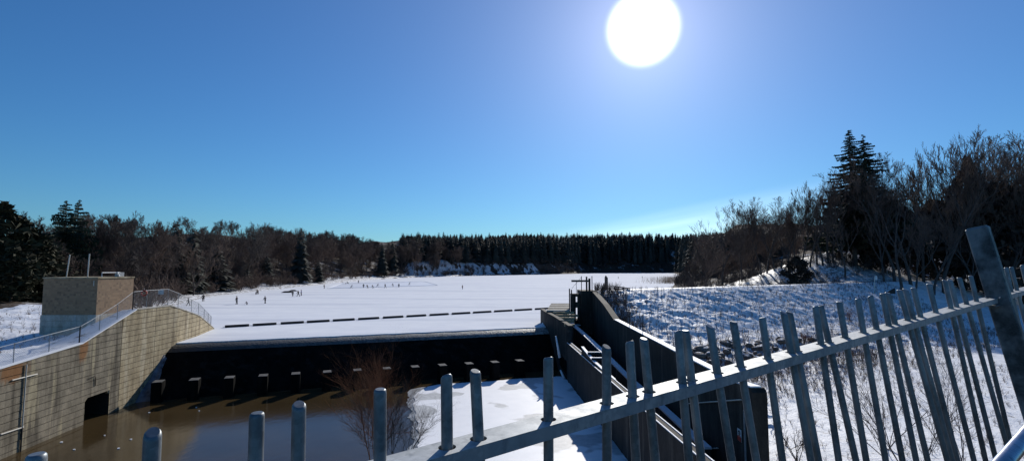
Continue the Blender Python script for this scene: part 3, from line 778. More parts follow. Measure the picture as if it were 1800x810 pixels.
# pier on the left of the channel and the long lower wall
pr = [at_z(957, 547, 2.15), at_z(974, 556, 1.9), at_z(999, 572, 1.5)]
wallpoly('pier', [pr[0] + Vector((-.3, 5, 0))] + pr, -6.5, (.6, .1, 0), CONC_GREY)
lt = [at_z(996, 602, -.4), at_z(1093, 688, -.4), at_z(1202, 782, -.4)]; dlt = (lt[2] - lt[1]).normalized(); lt.append(lt[2] + dlt * 9)
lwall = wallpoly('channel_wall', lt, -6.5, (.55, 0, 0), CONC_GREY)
wallpoly('pier', [pr[2] + Vector((0, -.01, 0)), Vector((lt[0].x, lt[0].y, -.1))], -6.5, (.55, .05, 0), CONC_GREY)
for off in (.02, .46):
    for p, q in zip(lt[:-1], lt[1:]):
        b = B(); b.prism([p + Vector((off, 0, .003)), q + Vector((off, 0, .003)), q + Vector((off, 0, .05)), p + Vector((off, 0, .05))], (.07, 0, 0)); b.obj('snow_edge', SNOW_CAP, lwall)
# channel floor
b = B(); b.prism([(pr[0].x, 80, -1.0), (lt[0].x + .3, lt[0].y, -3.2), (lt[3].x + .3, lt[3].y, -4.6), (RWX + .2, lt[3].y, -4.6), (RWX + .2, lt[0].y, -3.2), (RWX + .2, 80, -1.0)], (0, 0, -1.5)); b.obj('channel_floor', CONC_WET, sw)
# snow covered divider
dv = [at_y(1001, 568, 75), at_y(1030, 594, 65), at_y(1055, 618, 57.5), at_y(1100, 664, 49), at_y(1160, 718, 39), at_y(1235, 789, 30.8)]
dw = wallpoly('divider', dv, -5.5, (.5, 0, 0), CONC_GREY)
for p, q in zip(dv[:-1], dv[1:]):
    b = B(); b.prism([p + Vector((-.04, 0, .003)), q + Vector((-.04, 0, .003)), q + Vector((-.04, 0, .12)), p + Vector((-.04, 0, .12))], (.58, 0, 0)); b.obj('snow_cap', SNOW_CAP, dw)
bv = [at_y(1022, 610, 53.5), at_y(1042, 635, 48), at_y(1078, 668, 42.5)]
dw2 = wallpoly('baffle_wall', bv, -5.5, (.22, 0, 0), CONC_GREY)
for p, q in zip(bv[:-1], bv[1:]):
    b = B(); b.prism([p + Vector((-.02, 0, .003)), q + Vector((-.02, 0, .003)), q + Vector((-.02, 0, .09)), p + Vector((-.02, 0, .09))], (.26, 0, 0)); b.obj('snow_cap', SNOW_CAP, dw2)
for (xa, ya, xb2, yb2, Y) in ((1033, 619, 1056, 620, 50.2), (1040, 629, 1062, 630, 48.2)):
    p, q = at_y(xa, ya, Y), at_y(xb2, yb2, Y); b = B(); b.box(((p.x + q.x) / 2, Y, p.z - .1), (q.x - p.x, .25, .2)); o = b.obj('cross_beam', WOOD_D, sw)
    b = B(); b.box(((p.x + q.x) / 2, Y, p.z + .035), (q.x - p.x, .24, .06)); b.obj('snow_cap', SNOW_CAP, o)
# stop beams across the channel head, and the panelled deck above them
for (xa, y, xb2, Y) in ((976, 547.5, 1003, 74.5), (981, 552.5, 1010, 72.0), (986, 557.5, 1004, 69.5), (991, 562.5, 1003, 67), (996, 569, 1004, 64.6)):
    p, q = at_y(xa - 4, y, Y), at_y(xb2 + 6, y, Y); b = B(); b.box(((p.x + q.x) / 2, Y, p.z - .15), (q.x - p.x, .5, .3)); o = b.obj('stop_beam', CONC_TAN, sw)
p0, p1 = at_z(961, 545, 2.4), at_z(1001, 545, 2.4); p2, p3 = at_z(969, 532.5, 2.4), at_z(1000, 532.5, 2.4)
for k in range(6):
    t0, t1 = k / 6 + .012, (k + 1) / 6 - .03
    b = B(); b.prism([p0.lerp(p2, t0), p1.lerp(p3, t0), p1.lerp(p3, t1), p0.lerp(p2, t1)], (0, 0, -.22)); b.obj('deck_panel', CONC_CAP if k % 2 == 0 else CONC_GREY, sw)
b = B(); b.prism([p0 + Vector((0.02, 0.02, -.25)), p1 + Vector((0, 0.02, -.25)), p3 + Vector((0, 0, -.25)), p2 + Vector((0.02, 0, -.25))], (0, 0, -1.6)); b.obj('deck_base', CONC_GREY, sw)
# snow drift wedged against the pier
dp = at_z(962, 572, 0.0)
b = B(); V = []
for k in range(9):
    a = k / 8 * math.pi * 2
q = [at_z(950, 574, .02), at_z(971, 574, .02), at_z(973, 561, .02), at_z(958, 552, .02)]
apex = (q[2] + q[3]) / 2 + Vector((0, 0, 1.5)); apex2 = q[2] + Vector((-.3, 0, 1.0))
b.v = q + [apex, apex2]; b.f = [(0, 1, 5, 4), (1, 2, 5), (2, 3, 4, 5), (3, 0, 4), (3, 2, 1, 0)]; b.obj('snow_drift', SNOW_CAP, sw, bevel=.15)
# ice streaks down the corner of the pier
for (x0, y0, x1, y1, Y) in ((977, 590, 984, 628, 62.5), (985, 650, 992, 665, 62.3)):
    p, q = at_y(x0, y0, Y), at_y(x1, y1, Y); b = B(); b.tube([p, q], .09, 6, r1=.2); b.obj('ice_streak', SNOW_CAP, sw, smooth=True)
# posts and lifting beam of the gate gear
Yg = 77.2
for (x, ya, yb2, w) in ((1001, 507, 545, .16), (1004.5, 509, 540, .16), (1022, 485, 512, .10), (1031, 486, 513, .22), (1036, 489, 513, .28), (1040.5, 485, 515, .10), (1013, 494, 516, .06)):
    p, q = at_y(x, ya, Yg), at_y(x, yb2, Yg); b = B(); b.box((p.x, Yg, (p.z + q.z) / 2 - .15), (w, w, p.z - q.z + .3)); b.obj('gate_post', WOOD_D, sw)
p, q = at_y(1004, 493.5, Yg), at_y(1035, 493, Yg); b = B(); b.box(((p.x + q.x) / 2, Yg - .3, p.z), (q.x - p.x, .3, .28)); b.obj('lifting_beam', WOOD, sw)
p, q = at_y(1005, 507, Yg), at_y(1022, 487, Yg); b = B(); b.tube([p, q], .025, 5); b.obj('guy_wire', BAR, sw)
for (x, ya, yb2) in ((1107, 548, 582), (1130, 552, 594)):
    q = at_x(x, yb2, RWX + .4); p = at_y(x, ya, q.y); b = B(); b.tube([q, p], .045, 6); b.obj('guard_post', WOOD_D, sw)
# pipework and footing at the near end of the right wall
for (x0, y0, x1, y1) in ((1206, 709, 1303, 702), (1218, 790, 1262, 787)):
    p, q = at_x(x0, y0, RWX - .06), at_x(x1, y1, RWX - .06); b = B(); b.tube([p, q], .035, 6); b.obj('cable_pipe', PALE, sw)
p, q = at_x(1308, 720, RWX - .1), at_x(1313, 806, RWX - .1); b = B(); b.tube([Vector((RWX - .1, p.y, p.z)), Vector((RWX - .1, p.y, -3))], .06, 8); b.obj('conduit', BAR, sw)
f0 = at_x(1215, 790, RWX - .35); f1 = rt[6]
b = B(); b.prism([(RWX - .5, f1.y - .2, -6.4), (RWX - .02, f1.y - .2, -6.4), (RWX - .02, f1.y - .2, f0.z), (RWX - .5, f1.y - .2, f0.z)], (0, f0.y - f1.y + 8, 0)); b.obj('footing', CONC_GREY, sw)
# warning sign on the wall end
sp_ = at_x(1300, 764, RWX - .05)
st, fx, rx = plate_sign('warning_sign', 'small white and red warning sign with round black symbol on the dark channel wall', sp_, .46, .62, (-1, 0, 0), WHITE)
b = B(); b.box(sp_ + fx * .013 + Vector((0, 0, -.19)), (.46, .006, .23), (rx, fx, Vector((0, 0, 1)))); b.obj('red_panel', REDP, st)
cc = sp_ + fx * .016 + Vector((0, 0, .12)); b = B()
b.tube([cc + (rx * math.cos(a) + Vector((0, 0, 1)) * math.sin(a)) * .12 for a in np.linspace(0, 2 * math.pi, 17)], .016, 5, cap=False)
b.box(cc, (.26, .012, .03), ((rx + Vector((0, 0, -1))).normalized(), fx, (rx + Vector((0, 0, 1))).normalized()))
b.box(cc + Vector((0, 0, .03)), (.05, .01, .09), (rx, fx, Vector((0, 0, 1)))); b.box(cc + rx * .04 + Vector((0, 0, -.04)), (.10, .01, .03), (rx, fx, Vector((0, 0, 1)))); b.obj('symbol', BLACK, st)
b = B()
for k in range(5): b.box(sp_ + fx * .014 + rx * (-.15 + .075 * k) + Vector((0, 0, -.045)), (.05, .006, .04), (rx, fx, Vector((0, 0, 1))))
b.obj('lettering', REDP, st)

# ------------------------------------------------------------------ pool ice and floating bits
def pool_ice():
    px = [(735, 690), (752, 680), (775, 676), (820, 673), (860, 671), (900, 667), (985, 662)]
    pts = [at_z(x, y, POOL) for x, y in px]
    pts += [Vector((lt[0].x - .02, lt[0].y, POOL)), Vector((lt[3].x - .02, lt[3].y, POOL))]
    low = [(830, 1000), (790, 900), (752, 830), (736, 790), (734, 775), (737, 762), (732, 752), (735, 743), (729, 734), (731, 724), (726, 714), (730, 705), (727, 699)]
    pts += [at_z(x, y, POOL) for x, y in low]
    out = []
    for p, q in zip(pts, pts[1:] + pts[:1]):
        n = max(1, int((q - p).length / .5)) if p.y > 20 else 1
        for k in range(n):
            r = p.lerp(q, k / n); out.append(Vector((r.x + random.uniform(-.12, .12) * (k > 0), r.y + random.uniform(-.12, .12) * (k > 0), POOL + .012)))
    b = B(); b.prism(out, (0, 0, .07)); tag(b.obj('pool_ice', ICE), kind='structure')
pool_ice()
def thin_ice():
    low = [(745, 680), (735, 686), (727, 699), (730, 705), (726, 714), (731, 724), (729, 734), (735, 743), (732, 752), (737, 762), (734, 775), (736, 790), (752, 830)]
    b = B()
    inner = [at_z(x, y, POOL) + Vector((.6, 0, .012)) for x, y in low]; outer = [at_z(x, y, POOL) + Vector((-random.uniform(.15, 1.1), random.uniform(-.2, .2), .012)) for x, y in low]
    fine = []
    for p, q in zip(outer, outer[1:]):
        for k in range(4): fine.append(p.lerp(q, k / 4) + Vector((random.uniform(-.16, .16), 0, 0)))
    b.prism(fine + list(reversed(inner)), (0, 0, .02)); tag(b.obj('thin_ice', THIN), kind='structure')
thin_ice()
def floe(px, py, r, label):
    p = at_z(px, py, POOL); n = 8
    ring = [(p.x + r * random.uniform(.6, 1.2) * math.cos(2 * math.pi * k / n), p.y + r * random.uniform(.6, 1.2) * math.sin(2 * math.pi * k / n), POOL + .006) for k in range(n)]
    b = B(); b.prism(ring, (0, 0, .05)); tag(b.obj('ice_chunk', SNOW_CAP), label, 'ice chunk', 'ice chunks floating on the brown pool')
for q in ((108, 777), (130, 790), (208, 788), (184, 765), (230, 772), (345, 716), (350, 722), (262, 725)):
    floe(*q, random.uniform(.05, .12), 'small white chip of ice floating on the brown pool')

# ------------------------------------------------------------------ boom of floating logs on the ice
xs = [(396, 438), (445, 486), (494, 534), (540, 579), (585.5, 623), (630, 666), (673.5, 708.5), (715, 748.5), (755.5, 788), (794.6, 826), (832, 863), (869, 900), (905, 934.5), (941, 968)]
P0, P1 = at_z(396, 575.5, 0), at_z(962, 543, 0); bl_n = (P1 - P0).normalized()
def on_boom(px):
    d = ray(px, 560); n = Vector((-bl_n.y, bl_n.x)); t = (P0.x * n.x + P0.y * n.y) / (d.x * n.x + d.y * n.y)
    return Vector((d.x * t, d.y * t, .12))
for i, (a, c) in enumerate(xs):
    p, q = on_boom(a), on_boom(c); t = thing('boom_log', 'x', 'boom log', (p + q) / 2 * 1.0, 'floating logs of the safety boom across the ice')
    t['label'] = 'leftmost log of the boom, nearest the tan wall' if i == 0 else ('second', 'third', 'fourth', 'fifth', 'sixth', 'seventh', 'eighth', 'ninth', 'tenth', 'eleventh', 'twelfth', 'thirteenth')[min(i, 12) - 1] + ' dark log of the boom, counted from the tan wall'
    if i == 13: t['label'] = 'rightmost log of the boom, reaching behind the sluice pier'
    b = B(); b.tube([p, p.lerp(q, .02), p.lerp(q, .5) + Vector((0, .04, 0)), p.lerp(q, .98), q], .2, 8); b.obj('log', WOOD_D, t, smooth=True)
    b = B(); b.prism([p + Vector((0, -.12, .19)), q + Vector((0, -.12, .19)), q + Vector((0, .12, .19)), p + Vector((0, .12, .19))], (0, 0, .03)); b.obj('frost', CONC_GREY, t)
    for e, s in ((p, -1), (q, 1)):
        b = B(); b.tube([e, e + bl_n * (.3 * s)], .035, 5); b.obj('shackle', BAR, t)
# ------------------------------------------------------------------ trees
def bare_tree(seed, h=14, trunk=0.3, spread=0.9, up=0.35, lv=4, rmin=0.014, r0=None, dens=1.0):
    r = random.Random(seed); T = []; K = []
    r0 = r0 or h * 0.012
    def grow(p, d, L, rad, level):
        n = (6, 5, 4, 3, 2)[level]
        step = L / n; r1_ = rad; end = .25 if level == 0 else .35
        for i in range(n):
            d = (d + Vector((r.gauss(0, .11), r.gauss(0, .11), r.gauss(0, .06) + (up * .22 if level else .04)))).normalized()
            q = p + d * step; frac = (i + 1) / n; ra = rad * (1 - (1 - end) * frac)
            (T if level <= 1 else K).append((*p, *q, max(r1_, rmin), max(ra, rmin))); r1_ = ra; p = q
            if level < lv:
                if level == 0 and frac < trunk: continue
                if level > 0 and frac < .3: continue
                cnt = (2.6, 1.9, 1.7, 1.6)[level] * dens
                for _ in range(int(cnt + r.random())):
                    a = r.uniform(0, 2 * math.pi); s = spread * r.uniform(.5, 1.1) * (1.0 if level else 1.1)
                    side = Matrix.Rotation(a, 3, d) @ d.orthogonal().normalized()
                    nd = (d + side * s + Vector((0, 0, up * .35))).normalized()
                    cl_ = L * (.66 if level == 0 else .60) * r.uniform(.6, 1.1) * (1.15 - .5 * frac)
                    grow(q, nd, cl_, ra * .62, level + 1)
    grow(Vector((0, 0, -.3)), Vector((r.gauss(0, .05), r.gauss(0, .05), 1)), h * .62, r0, 0)
    zm = max(a[5] for a in K) / h
    f = lambda L_: [tuple(v / zm for v in a[:6]) + a[6:] for a in L_]
    return f(T), f(K)
def make_bare(name, label, seed, mt=BARK_D, mc=BARK_B, **kw):
    T, K = bare_tree(seed, **kw); o = thing(name, label, 'tree', (0, 0, -500))
    link('trunk', segs_mesh('trunk', T, mt, 5), o); link('crown', segs_mesh('crown', K, mc, 3), o); return o
def conifer_mesh(seed, h, rbase, whorl, per, steps, droop=.25, irregular=.2, bare=.08, spray=.35, double=True):
    r = random.Random(seed); tri = []; T = [(0, 0, -.5, 0, 0, h * .5, h * .013, h * .008), (0, 0, h * .5, 0, 0, h, h * .008, .01)]
    z = h * bare
    while z < h * .995:
        f = (z - h * bare) / (h * (1 - bare)); R_ = rbase * ((1 - f) ** .85) * (0.55 + .45 * min(1, f / .12 + .4)) + .12
        a0 = r.uniform(0, 6.28)
        for k in range(per):
            if r.random() < irregular * .6: continue
            a = a0 + k * 6.283 / per + r.gauss(0, .25); L = R_ * r.uniform(1 - irregular, 1 + irregular * .6)
            ca, sa = math.cos(a), math.sin(a); zz = z + r.uniform(-.3, .3) * whorl
            prev = None
            for s in range(steps + 1):
                t = s / steps; dist = L * t; hz = zz - droop * L * t * (1.25 - .8 * t * t) 
                cur = Vector((ca * dist, sa * dist, hz))
                if prev is not None:
                    for sd in (-1, 1):
                        w = spray * L * (1.15 - t) * r.uniform(.7, 1.2) + .10
                        tip = cur + Vector((-sa * sd * w + ca * w * .55, ca * sd * w + sa * w * .55, -w * r.uniform(.15, .5)))
                        tri.append((prev, cur, tip))
                    hang = (cur + prev) / 2 + Vector((r.gauss(0, .1), r.gauss(0, .1), -spray * L * r.uniform(.25, .7) - .16)); tri.append((prev, cur, hang))
                    if double:
                        e_ = (cur - prev) * .6; tri.append((prev - e_ + Vector((0, 0, .05)), cur + Vector((0, 0, .12)), prev + e_ + Vector((r.gauss(0, .15), r.gauss(0, .15), -spray * L * r.uniform(.1, .45) - .10))))
                prev = cur
            if L > 1 and double: T.append((0, 0, zz, ca * L * .7, sa * L * .7, zz - droop * L * .65, .03, .01))
        z += whorl * (1.15 - .4 * f)
    V = np.array([tuple(p) for t in tri for p in t]); return T, V
def tri_mesh(name, V, m): return fast_mesh(name, V, [np.arange(len(V)).reshape(-1, 3)], m)
def make_conifer(name, label, seed, m=NEEDLE, **kw):
    T, V = conifer_mesh(seed, **kw); o = thing(name, label, 'tree', (0, 0, -500))
    link('trunk', segs_mesh('trunk', T, BARK_D, 5), o); link('crown', tri_mesh('crown', V, m), o); return o
def make_dense(name, label, seed, h, rad, m=NEEDLE_C, n=3500, shape=1.0, leaf=.5):
    r = np.random.default_rng(seed); t = r.random(n) ** .8; z = h * (.04 + .96 * t)
    lob = 1 + .25 * np.sin(t * 17 + 1) + .2 * r.standard_normal(n)
    rr = rad * np.clip(np.sin(np.clip(np.pi * (t * .82 + .16), 0, np.pi)) ** shape, .05, 1) * np.sqrt(r.uniform(.25, 1, n)) * lob
    a = r.uniform(0, 6.283, n); a += .5 * np.sin(a * 3 + t * 9)
    c = np.stack([rr * np.cos(a), rr * np.sin(a), z], 1)
    e1 = r.standard_normal((n, 3)) * leaf; e2 = r.standard_normal((n, 3)) * leaf * .5
    V = np.stack([c - e1 * .5, c + e1 * .5, c + e2 + np.array([0, 0, .3]) * leaf], 1).reshape(-1, 3)
    o = thing(name, label, 'tree', (0, 0, -500))
    link('trunk', segs_mesh('trunk', [(0, 0, -.5, 0, 0, h * .7, h * .018, .05)], BARK_D, 6), o); link('crown', tri_mesh('crown', V, m), o); return o
def gz(x, y): return float(ground_z(np.array([x]), np.array([y]))[0])
used = set()
def plant(proto, x, y, scale=1.0, label=None, group=None, z=None, rz=None):
    rz = random.uniform(0, 6.28) if rz is None else rz
    loc = (x, y, gz(x, y) if z is None else z)
    if proto.name not in used:
        used.add(proto.name); proto.location = loc; proto.rotation_euler = (0, 0, rz); proto.scale = scale if isinstance(scale, tuple) else (scale,) * 3
        if label: proto['label'] = label
        if group: proto['group'] = group
        return proto
    return copy_thing(proto, loc, rz, scale, label, group)
LBL = 'bare brown deciduous tree in the dense woods on the left shore'
bt = [make_bare('bare_tree', LBL, s, mc=(BARK_B, BARK_G)[i % 2], h=12, spread=sp_v, up=u_, trunk=tr, rmin=.017, dens=1.1)
      for i, (s, sp_v, u_, tr) in enumerate(((1, .9, .45, .15), (2, 1.1, .3, .2), (3, .8, .6, .12), (4, 1.0, .4, .3), (7, .75, .6, .15), (9, 1.15, .25, .2)))]
def shore_points(poly, n, dmin, dmax, power=1.0):
    out = []; P = [Vector(p) for p in poly]; lens = [(b_ - a_).length for a_, b_ in zip(P[:-1], P[1:])]; tot = sum(lens)
    for i in range(n):
        t = (i + random.random()) / n * tot; k = 0
        while k < len(lens) - 1 and t > lens[k]: t -= lens[k]; k += 1
        d = (P[k + 1] - P[k]).normalized(); nn = Vector((-d.y, d.x)); o = dmin + (dmax - dmin) * random.random() ** power
        p = P[k] + d * min(t, lens[k]) + nn * o; out.append((p.x, p.y, o))
    return out
left_shore = [(-66, 97), (-76, 112), (-84, 132), (-94, 160), (-97, 192), (-102, 250), (-108, 318), (-110, 400), (-102, 480), (-77, 560), (-40, 640)]
left_shore_in = left_shore
def zs(L):
    A = np.array([(x, y) for x, y, *_ in L]); return list(zip(A[:, 0], A[:, 1], ground_z(A[:, 0], A[:, 1])))
for (x, y, o) in shore_points(left_shore[:6], 105, 3, 80, 1.0):
    plant(bt[random.randrange(6)], x, y, random.uniform(.75, 1.1), LBL, 'bare trees in the woods on the left shore')
def skyline(px):                                   # crest of the woods at the head of the lake and along the left shore
    return float(np.interp(px, [330, 400, 480, 560, 640, 690, 703, 706, 860, 1230, 1330], [392, 396, 392, 400, 410, 424, 422, 408, 410, 406, 402]))
def to_line(x, y, z, h, drop, lo=.5, hi=2.2):
    px = project(Vector((x, y, z + 20)))[0]; zt = at_y(px, skyline(px) + drop, y).z; return min(hi, max(lo, (zt - z) / h))
for (x, y, z) in zs(shore_points(left_shore[5:], 70, 3, 90, 1.0)):
    plant(bt[random.randrange(6)], x, y, to_line(x, y, z, 12, random.uniform(0, 30), .9, 2.0), 'bare tree in the farther woods of the left shore, behind the skaters', 'bare trees farther up the left shore', z=z)
thin = []
for q in range(4):
    T_, K_ = bare_tree(60 + q, h=12, trunk=.2, spread=.95, up=.4, lv=3, rmin=.03, dens=1.25); thin.append(np.array(T_ + K_))
def far_wood(name, P, label, lo, hi, drop0, drop1):
    out = []
    for x, y, z in P:
        s_ = to_line(x, y, z, 12, random.uniform(drop0, drop1), .1, hi)
        if s_ < lo: continue
        S = thin[random.randrange(4)].copy(); a = random.uniform(0, 6.28); c_, s2 = math.cos(a), math.sin(a)
        for o in (0, 3):
            X = S[:, o] * c_ - S[:, o + 1] * s2; Y = S[:, o] * s2 + S[:, o + 1] * c_
            S[:, o] = X * s_ + x; S[:, o + 1] = Y * s_ + y; S[:, o + 2] = S[:, o + 2] * s_ + z
        S[:, 6:] *= max(1.0, y / 260); out.append(S)
    tag(link(name, segs_mesh(name, np.concatenate(out), BARK_B, 3)), label, None, None, 'stuff')
far_wood('distant_woods', zs(shore_points(left_shore[4:], 260, 8, 110)), 'grey brown mass of leafless woods behind the nearer trees of the left shore', .8, 2.2, 2, 26)
# conifers
def make_cone(name, label, seed, h, rad, n, leaf, m):
    r = np.random.default_rng(seed); t = 1 - np.sqrt(r.random(n)) ; t = .06 + .94 * t; z = h * t
    ring = .75 + .25 * np.cos(t * h * 2.6 + seed); rr = rad * (1 - t) ** .8 * ring * np.sqrt(r.uniform(.2, 1, n)) + .12; a = r.uniform(0, 6.283, n)
    c = np.stack([rr * np.cos(a), rr * np.sin(a), z], 1); out = np.stack([np.cos(a), np.sin(a), -.45 * np.ones(n)], 1); sd = np.stack([-np.sin(a), np.cos(a), 0 * a], 1)
    L = leaf * (.35 + (1 - t))[:, None] * r.uniform(.6, 1.3, (n, 1)); w = L * .45
    V = np.stack([c - sd * w, c + sd * w, c + out * L], 1).reshape(-1, 3)
    o = thing(name, label, 'tree', (0, 0, -500))
    link('trunk', segs_mesh('trunk', [(0, 0, -.5, 0, 0, h * .97, h * .012, .03)], BARK_D, 5), o); link('crown', tri_mesh('crown', V, m), o); return o
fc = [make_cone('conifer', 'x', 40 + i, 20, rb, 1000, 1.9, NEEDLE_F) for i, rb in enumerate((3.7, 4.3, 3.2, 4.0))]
far_l = 'dark conifer in the long dense forest across the head of the lake'
head = [(-95, 500), (-70, 560), (-30, 640), (32, 730), (98, 832), (152, 985), (330, 1060)]
cnt = 0
for rows, (d0, d1, n) in enumerate(((24, 36, 70), (42, 56, 75), (62, 80, 75), (86, 110, 74))):
    for (x, y, o) in shore_points(head, n, d0, d1):
        z = gz(x, y); px_ = project(Vector((x, y, z + 20)))[0]
        if px_ < 706: continue
        sc_ = to_line(x, y, z, 20, random.uniform(-3, 6) + (22, 12, 4, 0)[rows] * random.random(), .1, 2.4)
        if sc_ < .4: continue
        plant(random.choice(fc), x, y, sc_, far_l, 'conifers of the forest across the lake', z=z); cnt += 1
def plant_px(proto, hp, px, Y, top_py, label=None, group=None, wide=1.0, rz=None):
    d = ray(px, top_py); x = d.x / d.y * Y; z0 = gz(x, Y); zt = CAMZ + d.z / d.y * Y; s = (zt - z0) / hp
    return plant(proto, x, Y, (s * wide, s * wide, s), label, group, z=z0, rz=rz)
def forest_mass():
    src = [np.array([v.co[:] for v in [c for c in o.children if c.name.startswith('crown')][0].data.vertices]).reshape(-1, 3, 3)[::2] for o in fc]; out = []
    P = zs(shore_points(head[1:], 520, 20, 150)) + zs(shore_points([(300, 1000), (230, 720), (150, 440), (105, 310)], 340, 12, 150)) + zs(shore_points([(250, 1035), (420, 1110)], 110, 4, 110))
    for x, y, z in P:
        if project(Vector((x, y, z + 20)))[0] < 712: continue
        s_ = to_line(x, y, z, 20, random.uniform(1, 10), .1, 2.8)
        if s_ < .4: continue
        V = random.choice(src).copy(); V = (V - V.mean(1, keepdims=True)) * 1.6 + V.mean(1, keepdims=True)
        out.append(V.reshape(-1, 3) * np.array([1.2, 1.2, s_]) + np.array([x, y, z]))
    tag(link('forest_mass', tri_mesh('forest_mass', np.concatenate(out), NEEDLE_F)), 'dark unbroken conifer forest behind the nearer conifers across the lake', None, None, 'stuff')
forest_mass()
# head of the lake: a few bare trees in front of the conifers
for (x, y, o) in shore_points(head[1:], 30, 2, 22):
    plant(random.choice(bt), x, y, random.uniform(.7, 1.1), 'small bare tree at the foot of the dark conifer forest across the lake', 'bare trees in front of the far conifers')
# right shore
right_shore = [(240, 720), (140, 430), (92, 290), (64, 202), (56, 156)]
for (x, y, o) in shore_points(right_shore, 55, 4, 60):
    plant(random.choice(bt), x, y, random.uniform(.75, 1.1), 'bare tree in the dark woods of the right shore, behind the embankment', 'bare trees in the woods of the right shore')
for (x, y, o) in shore_points(right_shore[:3], 30, 12, 80):
    plant(random.choice(fc), x, y, to_line(x, y, gz(x, y), 20, random.uniform(0, 8), .5, 2.2), 'dark conifer among bare trees of the right shore', 'conifers in the woods of the right shore')

sp1 = make_conifer('spruce_tree', 'tall dark spruce, the left and taller of the two on the right skyline', 77, h=26, rbase=5.2, whorl=.5, per=7, steps=8, droop=.22, irregular=.42, bare=.16, spray=.26)
sp2 = make_conifer('spruce_tree', 'slightly shorter dark spruce touching the right side of the tallest spruce', 81, h=25, rbase=5.8, whorl=.55, per=7, steps=8, droop=.18, irregular=.5, bare=.14, spray=.25)
plant_px(sp1, 26, 1492, 150, 229, wide=1.45); plant_px(sp2, 25, 1517, 152, 237, wide=1.5)
pines = make_conifer('pine_tree', 'broad dark pine with flat tiered branches on the left skyline, above the brick building', 91, h=18, rbase=6.0, whorl=.62, per=7, steps=7, droop=-.10, irregular=.5, bare=.30, spray=.30)
p = plant_px(pines, 18, 118, 100, 352, wide=1.0)
q = plant_px(pines, 18, 139, 103, 351, 'second broad pine touching the right side of the tiered pine on the left skyline', wide=.8)
for px, top, Y, lab in ((312, 386, 150, 'small pointed spruce on the left skyline, the left one of two'), (340, 394, 158, 'small pointed spruce on the left skyline, the right one of two')):
    plant_px(fc[2], 20, px, Y, top, lab, wide=1.1)
for px, top, Y, lab in ((530, 398, 260, 'single pointed conifer on the skyline above the group of three people'), (690, 420, 480, 'pointed conifer next to the dip before the long conifer forest'), (672, 424, 440, 'second pointed conifer left of the dip before the long conifer forest')):
    plant_px(fc[2], 20, px, Y, top, lab, 'single conifers in the left woods')
for i, (px, top, Y, w) in enumerate(((560, 455, 280, 1.2), (430, 455, 205, 1.5), (383, 425, 175, 1.4), (795, 462, 640, 1.6), (765, 460, 620, 1.6), (470, 445, 230, 1.3))):
    plant_px(fc[1], 20, px, Y, top, ('small dense evergreen on the shore behind the walker left of the rink', 'broad small evergreen on the left shore above the slim grey person', 'tall dense evergreen on the left shore, behind the end of the chain link fence', 'right one of two evergreens on the far snowy bluff', 'left one of two evergreens on the far snowy bluff', 'small evergreen on the left shore above the two people bending over')[i], 'small evergreens along the far shore', wide=w)
# dark cedars at the far left
ced = [make_dense('cedar_tree', 'x', 5 + i, 12, 3.0, n=4200, leaf=.55) for i in range(3)]
for i, (px, top, Y, w, lab) in enumerate(((8, 362, 82, 1.2, 'tallest dark green cedar at the left edge of the picture'), (45, 404, 84, 1.5, 'dark cedar beside the tall one at the left edge'),
        (-45, 380, 80, 1.3, 'dark cedar just outside the left edge, in front of the woods'), (75, 418, 92, 1.6, 'round dark cedar close behind the brick building, on its left'), (25, 440, 76, 1.5, 'low dark cedar at the left edge above the snowy lawn'),
        (100, 432, 96, 1.4, 'dark cedar behind the two pale pipes of the brick building'), (-110, 350, 84, 1.4, 'dark cedar well outside the left edge'))):
    plant_px(ced[i % 3], 12, px, Y, top, lab, 'dark cedars at the left edge', wide=w)
LSK = (200, 175, 60, 240, 262, 288, 365, 400, 440, 345, 225, 150)
for i, (px, top, Y) in enumerate(((200, 368, 110), (175, 390, 104), (60, 378, 110), (240, 384, 120), (262, 382, 126), (288, 390, 128), (365, 386, 165), (400, 396, 180), (440, 388, 205), (345, 400, 150), (225, 400, 112), (150, 400, 106))):
    k_ = sorted(LSK).index(px); o = plant_px(bt[(i * 5 + 3) % 6], 12, px, Y, top, ('bare tree on the left skyline, between the left edge and the tiered pines', 'bare tree on the left skyline, directly above the brick building', 'first bare tree on the skyline right of the tiered pines', 'second bare tree on the skyline right of the tiered pines', 'third bare tree on the skyline right of the tiered pines', 'fourth bare tree on the skyline right of the tiered pines',
        'fifth bare tree on the skyline, just left of the small pointed spruces', 'sixth bare tree on the skyline, nearest the small pointed spruces', 'first bare tree on the skyline right of the small pointed spruces', 'second bare tree on the skyline right of the small pointed spruces', 'third bare tree on the skyline right of the small pointed spruces', 'fourth bare tree on the skyline right of the small pointed spruces')[k_], 'bare trees on the left skyline')
# the big trees on the right
rt_h = [make_bare('bare_tree', 'x', s, mc=BARK_B, mt=BARK_D, h=16, spread=sp_v, up=u_, trunk=tr, rmin=.013, dens=.95) for s, sp_v, u_, tr in ((21, .75, .55, .3), (25, .9, .4, .35), (29, .6, .75, .22), (33, 1.0, .45, .3))]
RL = 'x'
def right_label(px):
    ords = ('first', 'second', 'third', 'fourth', 'fifth', 'sixth', 'seventh', 'eighth', 'ninth', 'tenth', 'eleventh', 'twelfth', 'thirteenth', 'fourteenth', 'fifteenth', 'sixteenth')
    marks = ((1480, 1266, 'bare tree to the right of the lone fan crowned tree'), (1641, 1525, 'bare tree to the right of the two tall spruces'), (1699, 1642, 'bare tree to the right of the crooked open tree'), (9999, 1700, 'bare tree to the right of the rounded reddish evergreen'))
    lim, x0, txt = next(m for m in marks if px < m[0]); row = sorted(x for x in RPX if x0 < x < lim)
    return ords[min(15, row.index(px))] + ' ' + txt
